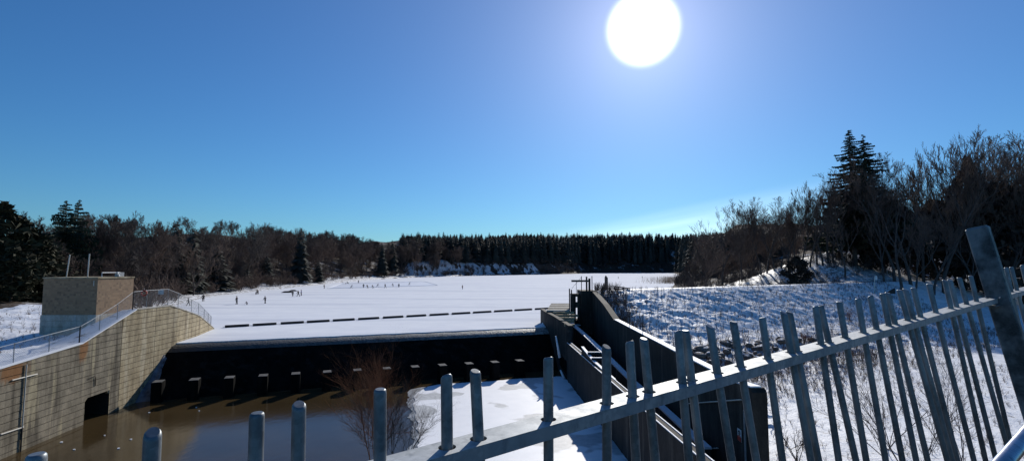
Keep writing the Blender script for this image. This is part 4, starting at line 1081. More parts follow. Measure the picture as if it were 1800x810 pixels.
RPX = [1300, 1333, 1356, 1381, 1405, 1430, 1449, 1322, 1343, 1368, 1392, 1418, 1440, 1458, 1560, 1588, 1610, 1668, 1690, 1716, 1738, 1757, 1778, 1798, 1835, 1880, 1930, 1545, 1480 - 1, 1630, 1600, 1755, 1702, 1785, 1650]
for i, (px, Y, top, lab) in enumerate(((1266, 160, 350, 'lone bare tree with a wide fan shaped crown, left of the right-hand woods'), (1322, 158, 358, RL), (1343, 150, 348, RL), (1368, 148, 344, RL), (1392, 146, 352, RL), (1418, 142, 326, RL),
        (1440, 140, 312, RL), (1458, 143, 314, RL), (1560, 130, 262, RL), (1588, 128, 256, RL), (1610, 135, 268, RL), (1642, 127, 236, 'tall bare tree with crooked open branches, right of the two spruces'),
        (1668, 140, 262, RL), (1690, 150, 280, RL), (1716, 140, 252, RL), (1738, 132, 234, RL), (1757, 130, 226, RL), (1778, 134, 224, RL), (1798, 129, 221, RL), (1835, 130, 215, RL), (1880, 135, 210, RL), (1930, 140, 210, RL),
        (1300, 155, 372, RL), (1333, 152, 350, RL), (1356, 150, 343, RL), (1381, 146, 346, RL), (1405, 144, 334, RL), (1430, 142, 318, RL), (1449, 141, 311, RL), (1545, 128, 330, RL), (1479, 130, 350, RL), (1630, 122, 330, RL), (1600, 119, 360, RL), (1755, 124, 300, RL), (1702, 127, 330, RL), (1785, 150, 260, RL), (1650, 155, 300, RL))):
    plant_px(rt_h[(0, 2, 3, 2, 0, 2, 2, 0, 1, 3, 0, 1, 2, 0, 3, 2, 0, 2, 3, 0, 1, 2, 0, 1, 3, 0, 2, 1, 0, 2)[i % 30]], 16, px, Y + 6, top, lab if lab != RL else right_label(px), 'bare trees on the right hill', wide=1.25 if i == 0 else 1.0)
pn = make_bare('bare_tree', 'straight dark tree trunk standing alone below the spruces, at the back of the embankment', 47, mc=BARK_D, h=16, spread=.5, up=.3, trunk=.45, dens=.5, r0=.2)
plant_px(pn, 16, 1573, 119, 300)
cr = make_dense('cedar_tree', 'dense rounded reddish dark evergreen between bare trees, above the big railing post', 61, 14, 3.6, m=NEEDLE_R, n=7000, leaf=.42)
plant_px(cr, 14, 1700, 140, 281, wide=.62)
cr2 = make_dense('cedar_tree', 'x', 67, 9, 3.4, m=NEEDLE_R, n=3800, leaf=.5)
for px, Y, top, lab in ((1548, 150, 352, 'dark bushy evergreen to the right of the spruce trunks'), (1640, 150, 356, 'dark bushy evergreen in the middle of the right-hand trees'), (1760, 140, 330, 'dark bushy evergreen behind the big railing post'), (1400, 138, 452, 'low dark evergreen on the snowy slope, left of the spruces')):
    plant_px(cr2, 9, px, Y, top, lab, wide=1.1)

P = []
while len(P) < 65:
    y = random.uniform(148, 215); x = y * random.uniform(.36, 1.25)
    if x > 55: P.append((x, y))
RL_X, RL_Y = [1210, 1300, 1400, 1470, 1560, 1640, 1800, 2100], [398, 372, 345, 318, 300, 275, 240, 225]
def skyline(px): return float(np.interp(px, RL_X, RL_Y))
far_wood('hill_woods', zs(P), 'thin grey leafless trees filling the gaps between the trees of the right hill', .4, 2.2, 4, 75)
# undergrowth: thickets nobody could count
def bush_segs(seed, h, stems=16, sub=6):
    r = random.Random(seed); S = []
    for _ in range(stems):
        p = Vector((r.gauss(0, .35), r.gauss(0, .35), -.1)); d = Vector((r.gauss(0, .4), r.gauss(0, .4), 1)).normalized(); L = h * r.uniform(.5, 1)
        for k in range(4):
            d = (d + Vector((r.gauss(0, .15), r.gauss(0, .15), .02))).normalized(); q = p + d * L / 4; rr = .03 * (1 - k / 5)
            S.append((*p, *q, rr, rr * .8)); p = q
            for _ in range(sub // 3 + (r.random() < .5)):
                e = (d + Vector((r.gauss(0, .6), r.gauss(0, .6), r.gauss(.1, .3)))).normalized(); t = p + e * L * r.uniform(.15, .4)
                S.append((*p, *t, .016, .010))
    return np.array(S)
bushes = [bush_segs(s, 2.6) for s in range(5)]
def scatter_stuff(name, pts, protos, m, smin, smax, label, thick=1.0):
    out = []
    for x, y, z in pts:
        S = protos[random.randrange(len(protos))].copy(); s = random.uniform(smin, smax); a = random.uniform(0, 6.28); c_, s_ = math.cos(a), math.sin(a)
        for o in (0, 3):
            X = S[:, o] * c_ - S[:, o + 1] * s_; Y = S[:, o] * s_ + S[:, o + 1] * c_
            S[:, o] = X * s + x; S[:, o + 1] = Y * s + y; S[:, o + 2] = S[:, o + 2] * s + z
        S[:, 6:] *= s * thick; out.append(S)
    return tag(link(name, segs_mesh(name, np.concatenate(out), m, 3)), label, None, None, 'stuff')
pts = zs(shore_points(left_shore[:6], 430, 8, 65, 1.0) + shore_points(left_shore[:6], 70, 1, 9)) + zs(shore_points(left_shore[5:], 350, 9, 60, 1.0) + shore_points(left_shore[5:], 60, 1, 9))
scatter_stuff('undergrowth', pts, bushes, BARK_B, 1.0, 2.3, 'brown thicket of bare bushes along the left shore', 1.5)
pts = zs(shore_points(head[1:], 260, 20, 70, 1.0) + shore_points(head[1:], 150, 2, 22))
scatter_stuff('undergrowth', pts, bushes, BARK_G, 1.2, 2.4, 'grey thicket along the foot of the far forest', 2.6)
pts = zs(shore_points(right_shore, 300, 1, 50, 1.3))
scatter_stuff('undergrowth', pts, bushes, BARK_G, 1.0, 2.0, 'dark thicket under the right shore woods', 1.6)
pts = []
while len(pts) < 240:
    x, y = random.uniform(52, 190), random.uniform(112, 185)
    if y > np.interp(x, CRX, CRY) + 5 and random.random() < .9: pts.append((x, y))
scatter_stuff('undergrowth', zs(pts), bushes, BARK_D, .5, 1.25, 'dark leafless brush on the right hill')

# reeds at the ice edge
S = []
for _ in range(3200):
    px, py = random.triangular(1120, 1222, 1195), random.uniform(487.5, 499)
    if px < 1165 and random.random() < .55: continue
    p = at_z(px, py, 0); h = random.uniform(1.0, 2.1); x = p.x + random.gauss(0, 2); y = p.y + random.gauss(0, 3)
    S.append((x, y, 0, x + random.gauss(0, .15), y + random.gauss(0, .15), h, .035, .02))
tag(link('reeds', segs_mesh('reeds', S, REED)), 'tan reeds standing at the edge of the lake ice below the right woods', None, None, 'stuff')
# weeds poking through the snow of the embankment
S = []
def weed(x, y, z, h, thick=.012):
    n = random.randint(2, 5)
    for _ in range(n):
        dx, dy = random.gauss(0, .22) * h, random.gauss(0, .22) * h; hh = h * random.uniform(.6, 1.1)
        S.append((x, y, z - .1, x + dx * .5, y + dy * .5, z + hh * .55, thick, thick * .8)); S.append((x + dx * .5, y + dy * .5, z + hh * .55, x + dx, y + dy, z + hh, thick * .8, thick * .4))
        for _ in range(2):
            t = random.uniform(.4, .9); S.append((x + dx * t, y + dy * t, z + hh * t, x + dx * t + random.gauss(0, .12), y + dy * t + random.gauss(0, .12), z + hh * t + random.uniform(.1, .3), thick * .6, thick * .3))
W_ = []
for _ in range(900): W_.append((random.uniform(12.9, 15.5 + random.random() * 3), random.uniform(52, 82), random.uniform(.5, 1.6), .018))
for _ in range(6200):
    x = random.uniform(14, 95); yc = np.interp(x, CRX, CRY); e = random.uniform(1, 34); W_.append((x, yc - e / .84, random.uniform(.25, .7), .011))
for _ in range(1300):
    x = random.uniform(16, 52); yc = np.interp(x, CRX, CRY); e = random.gauss(25, 4); W_.append((x, yc - e / .84, random.uniform(.5, 1.3), .015))
for _ in range(3000):
    W_.append((random.uniform(13, 75), random.uniform(24, 66), random.uniform(.12, .45), .009))
for (x, y, h, th), z in [((wx(y_) - t_, y_, random.uniform(.15, .5), .010), None) for y_, t_ in [(random.uniform(25, 70), random.uniform(4, 24)) for _ in range(900)]]:
    weed(x, y, gz_lawn(x, y), h, th)
A = np.array(W_); Z = bank_z(A[:, 0], A[:, 1])
for (x, y, h, th), z in zip(W_, Z): weed(x, y, z, h, th)
tag(link('dry_weeds', segs_mesh('dry_weeds', S, WEED)), 'thin dry weeds sticking out of the snow on the embankment', None, None, 'stuff')

# boulders at the foot of the bank
rocks = []
for s in range(5):
    bm = bmesh.new(); bmesh.ops.create_icosphere(bm, subdivisions=3, radius=.5)
    r = random.Random(s); offs = [Vector((r.gauss(0, 1), r.gauss(0, 1), r.gauss(0, 1))).normalized() for _ in range(9)]; cut = [r.uniform(.30, .46) for _ in offs]
    for v in bm.verts:
        for o, c_ in zip(offs, cut):
            k_ = v.co.dot(o)
            if k_ > c_: v.co -= o * (k_ - c_) * .85
        v.co.z *= .72; v.co.x *= 1.15
    for f in bm.faces: f.smooth = True
    me = bpy.data.meshes.new('boulder'); bm.to_mesh(me); bm.free(); me.materials.append(ROCK); rocks.append(me)
rk = 0
spots = []
for _ in range(62): spots.append((random.uniform(1205, 1345), random.uniform(603, 645)))
for _ in range(22): spots.append((random.uniform(1345, 1480), random.uniform(592, 622)))
def hit_ground(px, py):
    d = ray(px, py); ts = np.linspace(20, 140, 600); X = d.x / d.y * ts; Zr = CAMZ + d.z / d.y * ts; G = bank_z(X, ts); k = np.argmax(Zr < G)
    return Vector((X[k], ts[k], G[k]))
for px, py in spots:
    lim = np.interp(px, (1205, 1250, 1300, 1345), (622, 612, 600, 600)) 
    p = hit_ground(px, max(py, lim)); o = link('boulder', random.choice(rocks), None, p + Vector((0, 0, .2))); s = random.uniform(.55, 1.5)
    o.scale = (s, s, s); o.rotation_euler = (random.gauss(0, .2), random.gauss(0, .2), random.uniform(0, 6.28))
    tag(o, 'snow dusted boulder in the heap at the foot of the snowy bank, behind the railing', 'boulder', 'boulders heaped at the foot of the bank')

# small shrubs and oddments on the snow
def shrub(name, label, p, seed, h, m, stems, spread, fork=3, levels=3, thick=.02):
    r = random.Random(seed); S = []
    def g(q, d, L, rad, lv):
        n = 4
        for k in range(n):
            d = (d + Vector((r.gauss(0, .12), r.gauss(0, .12), r.gauss(0.03, .06)))).normalized(); e = q + d * L / n
            S.append((*q, *e, rad, rad * .85)); q = e; rad *= .85
            if lv < levels and k >= (1 if lv == 0 else 0):
                for _ in range(fork - (r.random() < .5)):
                    nd = (d + Vector((r.gauss(0, .5), r.gauss(0, .5), r.gauss(.12, .3)))).normalized(); g(q, nd, L * r.uniform(.35, .62), rad * .65, lv + 1)
    for _ in range(stems):
        g(Vector((r.gauss(0, .08), r.gauss(0, .08), -.1)), Vector((r.gauss(0, spread), r.gauss(0, spread), 1)).normalized(), h * r.uniform(.55, .85), thick, 0)
    S = np.array(S); t = thing(name, label, 'shrub', p); link('branches', segs_mesh('branches', S, m, 4), t); return t
shrub('willow_shrub', 'leafless shrub with reddish twig tips growing in front of the brown pool', at_y(658, 835, 27), 3, 5.0, BARK_R, 10, .17, 3, 3, .020)
shrub('willow_shrub', 'second leafless shrub of grey twigs close behind the railing, left of the ice edge', at_y(690, 850, 25), 8, 4.0, BARK_G, 6, .30, 3, 3, .020)
q = hit_ground(1495, 566); shrub('red_shrub', 'small rusty red shrub on the snow behind the railing', q, 12, 2.0, BARK_R, 12, .5, 3, 2, .02)
q = hit_ground(1416, 600); shrub('red_shrub', 'low rusty shrub beside the boulders at the foot of the bank', q, 14, 1.6, BARK_R, 12, .6, 3, 2, .02)
for i, (px, py, h, lab) in enumerate(((1610, 830, 7.5, 'large bare sapling with slanting black branches behind the right-hand railing bars'), (1690, 800, 6.0, 'bare sapling between the last railing bars before the big post'), (1400, 806, 2.4, 'small bare bush on the snow behind the middle railing bars'), (1560, 760, 5.0, 'bare sapling farther back on the snow behind the right-hand railing bars'))):
    d = ray(px, py); Y = 29 + 2 * i; x = d.x / d.y * Y; z = float(bank_z(np.array([x]), np.array([Y]))[0])
    shrub('bare_sapling', lab, (x, Y, z), 30 + i, h, BARK_D, 5, .45, 2, 3, .035)
q = hit_ground(1345, 742); t = thing('tree_stump', 'dark snow capped stump with one bent branch, on the snow behind the railing', 'stump', q)
b = B(); b.tube([q + Vector((-.3, 0, -.2)), q + Vector((-.2, 0, .35)), q + Vector((.1, 0, .5))], .35, 8, r1=.22); b.obj('stump', WOOD_D, t, smooth=True)
b = B(); b.tube([q + Vector((.15, 0, .3)), q + Vector((.2, 0, .9)), q + Vector((-.1, .1, 1.25)), q + Vector((-.25, .1, 1.7))], .07, 6, r1=.03); b.obj('branch', WOOD_D, t)
b = B(); b.box(q + Vector((.0, -.1, .5)), (.9, .8, .25)); b.obj('snow_cap', SNOW_CAP, t, bevel=.1)
q = hit_ground(1537, 515); Yq = q.y
t = thing('marker_post', 'thin pale marker post standing on top of the embankment', 'post', q)
a_, c_ = at_y(1537, 516, Yq), at_y(1537.5, 485, Yq); b = B(); b.tube([a_, c_], .10, 6); b.obj('post', PALE, t); b = B(); b.box(c_ + Vector((.3, 0, -.4)), (.5, .06, .9)); b.obj('post_plate', WHITE, t)
q = at_y(1567, 512, Yq); t = thing('timber_wedge', 'dark tilted timber board lying on the embankment top by the marker post', 'timber', q)
b = B(); b.prism([q + Vector((-1.2, 0, -.5)), q + Vector((.9, 0, -.5)), q + Vector((.9, 0, .7))], (0, .5, 0)); b.obj('board', WOOD_D, t)
t = thing('timber_post', 'tall weathered timber post with a pointed cap, behind the sluice gate gear', 'post', at_y(1066.5, 511, 84))
a_, c_ = at_y(1066.5, 512, 84), at_y(1065, 487, 84); b = B(); b.box((a_ + c_) / 2, (.5, .4, c_.z - a_.z)); b.obj('post', WOOD, t, bevel=.08)
b = B(); b.tube([c_, c_ + Vector((0, 0, .25))], .2, 8, r1=.08); b.obj('post_cap', WOOD_D, t)
t = thing('timber_railing', 'low timber railing half buried in snow, right of the tall timber post', 'railing', at_y(1095, 510, 83))
for k, x in enumerate((1080, 1087, 1095, 1103)):
    a_, c_ = at_y(x, 512, 83), at_y(x, 503 + .8 * k, 83); b = B(); b.box((a_ + c_) / 2, (.16, .16, c_.z - a_.z)); b.obj('post', WOOD, t)
for dy_ in (0, 4):
    a_, c_ = at_y(1078, 503 + dy_, 82.9), at_y(1108, 507 + dy_ * .6, 82.9); b = B(); b.tube([a_, c_], .09, 6); b.obj('rail', WOOD, t)

# ------------------------------------------------------------------ the rink and people on the ice
p = [at_z(x, y, .004) for x, y in ((575, 507), (770, 501.5), (745, 494.5), (600, 498.5))]
b = B(); b.prism(p, (0, 0, .012)); tag(b.obj('skating_rink', SLICK), kind='structure')
def snowbank(a, c, name='snow_bank'):
    b = B(); n = 30; pts = []
    for k in range(n + 1): q = a.lerp(c, k / n); pts.append(Vector((q.x, q.y, .06 + .05 * random.random())))
    b.tube(pts, .09, 6); return b
for i, (a, c) in enumerate(((0, 1), (1, 2), (2, 3), (3, 0))):
    tag(snowbank(p[a], p[c]).obj('snow_bank', SNOW_CAP, smooth=True), ('low shovelled snow bank along the near side of the skating rink', 'low snow bank at the right end of the skating rink', 'low snow bank along the far side of the skating rink', 'low snow bank at the left end of the skating rink')[i], 'snow bank', 'shovelled banks around the rink')

SKIN = plain('skin', (0.45, 0.27, 0.19), 0.6); 
JK = {'black': plain('black_jacket', (.018, .018, .02), .8), 'navy': plain('navy_jacket', (.02, .03, .09), .8), 'blue': plain('blue_jacket', (.04, .07, .30), .8), 'grey': plain('grey_jacket', (.10, .10, .11), .8), 'red': plain('dark_red_jacket', (.16, .02, .02), .8), 'brown': plain('brown_jacket', (.10, .06, .035), .8), 'green': plain('green_jacket', (.02, .06, .035), .8)}
PANTS = plain('dark_trousers', (.025, .025, .03), .85); BOOT = plain('dark_boots', (.03, .026, .022), .7); MITT = plain('dark_mittens', (.03, .03, .04), .8)
def body_mesh(pose):
    lean, stride, arm, crouch = pose['lean'], pose['stride'], pose['arm'], pose.get('crouch', 0)
    J = {}; hip = .92 - crouch
    def add(n, x, y, z, r, par): J[n] = (Vector((x, y, z)), r, par)
    ly = math.sin(lean); lz = math.cos(lean)
    tz = lambda h: (h * ly, hip + h * lz)
    add('pelvis', 0, 0, hip, .145, None)
    y, z = tz(.22); add('waist', 0, y, z, .135, 'pelvis'); y, z = tz(.42); add('chest', 0, y, z, .165, 'waist'); y, z = tz(.56); add('neck', 0, y, z, .062, 'chest')
    y, z = tz(.66); add('chin', 0, y + .02, z, .075, 'neck'); y, z = tz(.74); add('head', 0, y + .02, z, .098, 'chin'); y, z = tz(.83); add('crown', 0, y + .01, z, .06, 'head')
    for s in (-1, 1):
        y, z = tz(.50); add(f'sh{s}', s * .20, y, z, .075, 'chest')
        ey, ez = y + arm * .14 * (1 if s > 0 else .5), z - .27; add(f'el{s}', s * .27, ey, ez, .056, f'sh{s}')
        wy, wz = ey + .10 + arm * .12, ez - .20 + arm * .08; add(f'wr{s}', s * .25, wy, wz, .042, f'el{s}')
        add(f'pm{s}', s * .245, wy + .03, wz - .07, .045, f'wr{s}')
        for k, (dx, L) in enumerate(((-.03, .085), (-.01, .10), (.01, .095), (.03, .075))):
            add(f'fg{s}{k}', s * .245 + dx, wy + .055, wz - .07 - L, .012, f'pm{s}')
        add(f'th{s}', s * .245 - s * .055, wy + .07, wz - .09, .013, f'pm{s}')
        add(f'hp{s}', s * .095, 0, hip - .06, .105, 'pelvis')
        ky = stride * s * .20 + crouch * .9; kz = .49 - crouch * .15; add(f'kn{s}', s * .11, ky, kz, .075, f'hp{s}')
        fy = stride * s * .38 + crouch * .15; add(f'an{s}', s * .12, fy - .03, .10, .052, f'kn{s}'); add(f'ft{s}', s * .13, fy + .15, .045, .042, f'an{s}'); add(f'hl{s}', s * .12, fy - .08, .045, .042, f'an{s}')
    names = list(J); idx = {n: i for i, n in enumerate(names)}
    me = bpy.data.meshes.new('person'); me.from_pydata([tuple(J[n][0]) for n in names], [(idx[n], idx[J[n][2]]) for n in names if J[n][2]], [])
    o = bpy.data.objects.new('person_tmp', me); COL.objects.link(o)
    o.modifiers.new('s', 'SKIN'); lay = me.skin_vertices[0].data if me.skin_vertices else None
    if lay is None:
        bm = bmesh.new(); bm.from_mesh(me); bm.verts.layers.skin.verify(); bm.to_mesh(me); bm.free(); lay = me.skin_vertices[0].data
    for n in names: lay[idx[n]].radius = (J[n][1], J[n][1] * (.75 if n in ('chest', 'waist', 'pelvis') else 1)); lay[idx[n]].use_root = (n == 'pelvis')
    o.modifiers.new('u', 'SUBSURF').levels = 1
    dg = bpy.context.evaluated_depsgraph_get(); out = bpy.data.meshes.new_from_object(o.evaluated_get(dg)); 
    bpy.data.objects.remove(o)
    segn = {}
    co = np.array([tuple(J[n][0]) for n in names])
    mi = []
    for f in out.polygons:
        n = names[int(np.argmin(((co - np.array(f.center)) ** 2).sum(1)))]
        mi.append(3 if n[:2] in ('an', 'ft', 'hl') else 1 if n[:2] in ('hp', 'kn', 'pe') else 4 if n[:2] in ('pm', 'fg', 'th', 'wr') else 2 if n in ('chin', 'neck', 'head', 'crown') else 0)
        f.use_smooth = True
    head = J['head'][0]
    return out, mi, head, lean
poses = {'stand': body_mesh(dict(lean=.03, stride=.12, arm=.1)), 'walk': body_mesh(dict(lean=.08, stride=.75, arm=.5)), 'skate': body_mesh(dict(lean=.55, stride=.9, arm=1.0, crouch=.10)), 'crouch': body_mesh(dict(lean=.75, stride=.2, arm=1.2, crouch=.42))}
def person(label, px, py, h, pose, col, rz):
    me, mi, head, lean = poses[pose]; p = at_z(px, py, .012); m2 = me.copy(); m2.name = 'person'; m2.materials.clear()
    for m in (JK[col], PANTS, SKIN, BOOT, MITT): m2.materials.append(m)
    m2.polygons.foreach_set('material_index', mi)
    s = h / 1.72; t = thing('person', label, 'person', p, 'people on the frozen lake'); t.rotation_euler = (0, 0, rz); t.scale = (s * 1.3, s * 1.2, s)
    link('body', m2, t)
    bm = bmesh.new(); bmesh.ops.create_icosphere(bm, subdivisions=2, radius=.125)
    bmesh.ops.delete(bm, geom=[v for v in bm.verts if v.co.z < -.01 and v.co.y > -.03 or v.co.z < -.07], context='VERTS')
    hm = bpy.data.meshes.new('hat'); bm.to_mesh(hm); bm.free(); hm.materials.append(JK['black'] if col != 'black' else JK['grey']); link('hat', hm, t, head + Vector((0, 0, .03)))
    return t
for q in (
    ('standing person in a black coat, alone on the ice just right of the fence', 416, 534.5, 1.85, 'stand', 'black', 2.5), ('small child crouching on the ice beside the person in a black coat', 434.5, 535.5, 1.15, 'crouch', 'navy', 1),
    ('slim person in grey walking on the ice, right of the crouching child', 466, 533.2, 1.7, 'walk', 'grey', 1.2), ('dark figure seen through the wires of the chain link fence', 331, 537, 1.8, 'walk', 'black', 2), ('person in black by the bushes at the left edge of the ice', 357, 530, 1.8, 'stand', 'black', .5),
    ('left one of two people bending over at the foot of the left bank', 449, 517.5, 1.75, 'crouch', 'black', -1), ('right one of two people bending over at the foot of the left bank', 453.5, 517, 1.75, 'skate', 'black', 1),
    ('leftmost person of the group of three on the ice', 514.5, 520.5, 1.6, 'stand', 'black', 1), ('middle person in dark clothes of the group of three on the ice', 524.3, 521, 1.75, 'walk', 'black', 2.6), ('rightmost person of the group of three, in a blue jacket', 529.5, 519.5, 1.8, 'stand', 'blue', 2),
    ('person in brown walking alone left of the rink', 570, 507.2, 1.7, 'walk', 'brown', 1.3), ('leftmost skater leaning forward on the rink', 617, 506.5, 1.7, 'skate', 'black', -1.3), ('skater in grey standing upright on the left half of the rink', 639, 505.8, 1.7, 'stand', 'grey', .4),
    ('skater stooping beside the upright skater in grey', 646.5, 506.4, 1.7, 'skate', 'black', 1.2), ('skater in brown leaning over at the near edge of the rink', 656, 506.8, 1.7, 'skate', 'brown', 1.5), ('skater at the far side of the rink above the stooping ones', 663, 504, 1.7, 'skate', 'navy', -1.2),
    ('broad skater in black in the middle of the rink', 677.2, 506.2, 1.85, 'walk', 'black', 2.2), ('skater in navy striding on the right half of the rink', 691, 503.6, 1.7, 'skate', 'navy', 1), ('thin skater upright on the right half of the rink', 701, 505, 1.7, 'stand', 'grey', 0), ('rightmost skater, bent over, near the end of the rink', 719, 501, 1.7, 'skate', 'black', -1.4),
    ('tiny figure beyond the far side of the rink', 630, 498, 1.7, 'walk', 'black', 0), ('lone person in red and grey in the middle of the empty ice', 813, 508, 1.6, 'stand', 'red', 1), ('distant figure on the ice behind the timber post', 1087, 489.5, 1.8, 'walk', 'black', 1), ('distant figure on the ice at the left end of the reeds', 1129, 488.5, 1.8, 'stand', 'black', 2)):
    person(*q)
q = at_z(610, 498.6, 0); t = thing('bench', 'dark bench with bags at the far left corner of the rink', 'bench', q)
b = B(); b.box(q + Vector((0, 0, .45)), (2.2, .5, .08)); b.obj('seat', WOOD_D, t)
for s in (-.8, .8): b = B(); b.box(q + Vector((s, 0, .2)), (.1, .45, .41)); b.obj('leg', WOOD_D, t)
b = B(); b.box(q + Vector((.2, .1, .72)), (.7, .35, .45)); b.obj('backrest', WOOD_D, t, bevel=.05)
for i, (px, py, w) in enumerate(((505, 514, 2.6), (515, 511.5, 2.0))):
    q = at_z(px, py, .02); t = thing('snow_pile', ('low grey heap of shovelled snow left of the group of three', 'smaller grey heap of shovelled snow behind the group of three')[i], 'snow heap', q)
    b = B(); n = 10; ring = [q + Vector((w * math.cos(a) * random.uniform(.8, 1.1), .8 * math.sin(a), 0)) for a in np.linspace(0, 6.283, n, endpoint=False)]; top = [q + (v - q) * .45 + Vector((0, 0, .5 * random.uniform(.7, 1.1))) for v in ring]
    b.v = ring + top; b.f = [tuple(range(n, 2 * n))] + [(k, (k + 1) % n, n + (k + 1) % n, n + k) for k in range(n)]; b.obj('heap', CONC_GREY, t)

# ------------------------------------------------------------------ the leaning steel railing in front
HR = CAMZ - 0.62                                                     # top of the rail
A0 = EYE + ray(962, 749) * 1.95; A1 = EYE + ray(1680, 545) * 4.75      # the rail climbs gently away from the camera
RD = (A1 - A0).normalized(); RN = Vector((-RD.y, RD.x, 0)).normalized(); RU = RD.cross(RN)           # along the rail / away from the camera
RWID = .128; RTH = .046
MID = A0 + RN * (RWID / 2)
def s_of_px(px):                                                      # rail parameter whose centre line projects to a column
    lo, hi = -6.0, 30.0
    for _ in range(60):
        m = (lo + hi) / 2; q = MID + RD * m
        zc = (q - EYE).y * cp + (q - EYE).z * sp
        if zc < .05 or project(q)[0] < px: lo = m
        else: hi = m
    return (lo + hi) / 2
PK = [(50, 797, 50), (259, 759, 260), (447, 725, 447.5), (522, 710, 523), (664, 683, 668), (780, 660, 786), (831, 652, 841), (960, 628, 964), (1063, 609, 1066.5), (1104, 600, 1112), (1129, 595, 1140.5),
      (1189.5, 582, 1199.5), (1202.5, 580.5, 1215.5), (1245.5, 573, 1261), (1287, 565, 1302), (1338, 558, 1350), (1376, 549, 1390.5), (1386, 548, 1401), (1432, 538, 1443.5), (1441, 537, 1457), (1474, 530, 1486), (1506.5, 524.5, 1518), (1528.5, 520, 1541),
      (1550, 515.5, 1562.5), (1559.5, 514.5, 1573.5), (1580, 509.5, 1596), (1591, 508.5, 1606), (1604.5, 505.5, 1618.5), (1631.7, 498.7, 1645.5), (1660, 492.5, 1672), (1669, 491.5, 1682), (1685.5, 487.8, 1699.5), (1705.5, 484.5, 1717),
      (1768, 470, 1778), (1777, 469, 1788), (1795.5, 465.5, 1806), (1818, 461, 1829), (1842, 457, 1853)]
fence = thing('steel_railing', 'leaning galvanised steel railing of round bars through a flat top rail, nearest the camera', 'railing', MID)
PR = .0205
info = []
for (tx, ty, bx) in PK:
    s = s_of_px(bx); Bp = MID + RD * s
    P = at_plane(tx, ty, Bp, RD); dd = P - Bp; phi = math.atan2(dd.dot(RN), dd.z); L = dd.length
    if tx < 700 or not (-.12 < phi < .30):
        phi = min(max(phi, .02), .24) if tx > 700 else .05
        # choose the length so that the top sits at the measured height
        best = min(((abs(project(Bp + (Vector((0, 0, math.cos(phi))) + RN * math.sin(phi)) * l)[1] - ty), l) for l in np.linspace(.05, .9, 400))); L = best[1]
    info.append((s, phi, min(max(L, .12), .6)))
print('PICKETS', [(round(a, 2), round(math.degrees(p_), 1), round(l, 2)) for a, p_, l in info])
for s, phi, L in info:
    Bp = MID + RD * s; d = (Vector((0, 0, math.cos(phi))) + RN * math.sin(phi)).normalized()
    a = RD; c_ = d.cross(a).normalized(); top = Bp + d * L; n = 14
    b = B(); rings = [(top - d * (L + 2.75), PR), (top - d * .012, PR), (top - d * .004, PR * .93), (top, PR * .74)]
    ob = 0.012 * random.uniform(-.6, 1)
    for q, r in rings:
        for j in range(n):
            t = 2 * math.pi * j / n; sl = ob * math.sin(t) * (1 if q != rings[0][0] else 0)
            b.v.append(q + a * (r * math.cos(t)) + c_ * (r * math.sin(t)) + d * sl)
    for k in range(3):
        for j in range(n): b.f.append((k * n + j, k * n + (j + 1) % n, (k + 1) * n + (j + 1) % n, (k + 1) * n + j))
    b.f.append(tuple(3 * n + j for j in range(n))); b.f.append(tuple(reversed(range(n))))
    b.obj('bar', GALV, fence, smooth=True)
# top rail: an inverted channel with real holes for the bars
POSTS = s_of_px(1742)
def rail_plate(sa, sb):
    cu = bpy.data.curves.new('rail_plate', 'CURVE'); cu.dimensions = '2D'; cu.fill_mode = 'BOTH'
    def spline(pts):
        sp_c = cu.splines.new('POLY'); sp_c.points.add(len(pts) - 1); sp_c.use_cyclic_u = True
        for q, (x, y) in zip(sp_c.points, pts): q.co = (x, y, 0, 1)
    h = RWID / 2; spline([(sa, -h), (sb, -h), (sb, h), (sa, h)])
    for s, phi, L in info:
        if not (sa + .05 < s < sb - .05): continue
        spline([(s + .031 * math.cos(t), .033 * math.sin(t)) for t in np.linspace(0, 2 * math.pi, 18, endpoint=False)])
    cu.extrude = .003
    o = bpy.data.objects.new('tmp', cu); COL.objects.link(o); dg = bpy.context.evaluated_depsgraph_get()
    me = bpy.data.meshes.new_from_object(o.evaluated_get(dg)); bpy.data.objects.remove(o)
    M4 = Matrix(((RD.x, RN.x, RU.x, 0), (RD.y, RN.y, RU.y, 0), (RD.z, RN.z, RU.z, 0), (0, 0, 0, 1)))
    me.transform(M4); me.materials.clear(); me.materials.append(GALV_RAIL)
    top = link('top_rail', me, fence, (0, 0, -.003))
    ax = (RD, RN, RU); cm = MID + RD * ((sa + sb) / 2)
    for sg in (-1, 1):
        b = B(); b.box(cm + RN * (sg * (RWID / 2 - .003)) + RU * (-.006 - RTH / 2), (sb - sa, .006, RTH), ax); fl = b.obj('rail_flange', GALV_RAIL, fence)
# overlapping bar holes must not cross: merge close neighbours by keeping one oval hole
info_h = info
def dedupe():
    out = []
    for s, phi, L in sorted(info):
        if out and s - out[-1][0] < .066: continue
        out.append((s, phi, L))
    return out
_all = info; info = dedupe()
rail_plate(-2.1, POSTS - .04); rail_plate(POSTS + .10, POSTS + 3.5)
info = _all
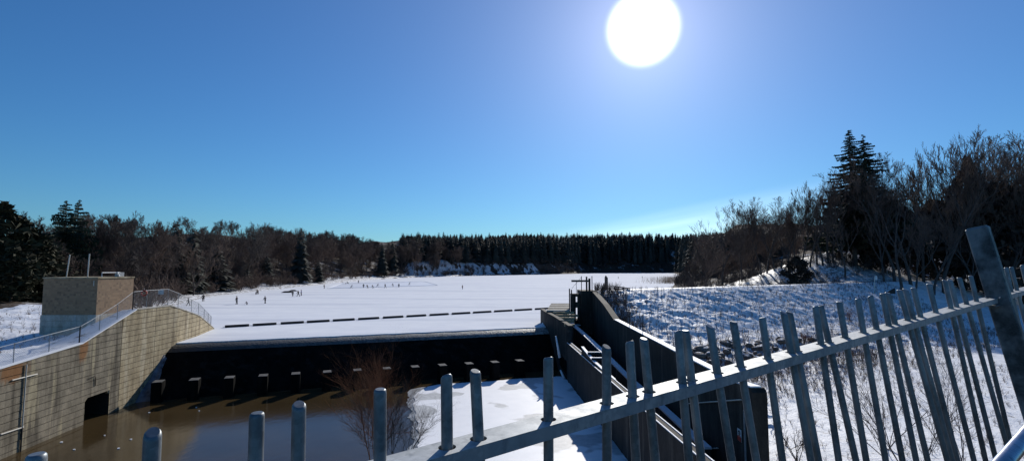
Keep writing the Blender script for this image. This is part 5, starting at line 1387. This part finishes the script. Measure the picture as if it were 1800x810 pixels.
# post: a broad leaning steel box section on the camera side of the rail
PB = MID + RD * (POSTS + .03) - RN * .06
PT = at_plane(1716, 400, PB, RD); dd = PT - PB; phi = math.atan2(dd.dot(RN), dd.z); Lp = dd.length
print('POST', [round(x, 2) for x in PB], math.degrees(phi), Lp)
pd = (Vector((0, 0, math.cos(phi))) + RN * math.sin(phi)).normalized(); pn_ = RD.cross(pd).normalized()
b = B(); b.box(PB + pd * (Lp / 2 - 1.7), (.11, .20, Lp + 3.4), (RD, pn_, pd)); b.obj('post', GALV_POST, fence, bevel=.012)
b = B(); b.box(PB + pd * (Lp + .004), (.08, .16, .012), (RD, pn_, pd)); b.obj('post_cap', GALV_POST, fence)
b = B(); c0 = MID + RD * (POSTS - .04) - RN * .02 + Vector((0, 0, .012)); b.tube([c0 - RN * .07 - RD * .06, c0 - RN * .07 + RD * .03, c0 + RD * .05, c0 + RN * .05 + RD * .03, c0 + RN * .05 - RD * .06], .008, 8); b.obj('bracket_loop', SHINY, fence, smooth=True)
b = B(); b.box(MID + RD * (POSTS - .1) + RU * -.075, (.2, RWID + .03, .012), (RD, RN, RU)); b.obj('bracket_plate', GALV, fence)
# lower rail and the deck edge it hangs from (below the picture)
b = B(); b.box(MID + RD * 4 + RN * -.30 + RU * -2.2, (12, .14, .06), (RD, RN, RU)); b.obj('bottom_rail', GALV_RAIL, fence)
# handrail
h0, h1 = at_z(1766, 811, CAMZ - .56), at_z(1801, 769, CAMZ - .56); hd = (h1 - h0).normalized()
hr = thing('handrail', 'short piece of bright steel handrail in the bottom right corner', 'handrail', h0)
b = B(); b.tube([h0 - hd * 2.5, h0 + hd * 9], .0225, 16); b.obj('rail', SHINY, hr, smooth=True)
for k in (-2.2, 3.0, 6.0):
    q = h0 + hd * k; b = B(); b.tube([q, q + Vector((0, 0, -1.1))], .02, 10); b.obj('post', GALV, hr, smooth=True)
b = B(); nn_ = Vector((hd.y, -hd.x, 0)); b.box(h0 + hd * 3.0 + nn_ * .55 + Vector((0, 0, -1.22)), (13, 1.3, .22), (hd, nn_, Vector((0, 0, 1)))); tag(b.obj('deck', CONC_GREY), kind='structure')
bpy.context.view_layer.update()
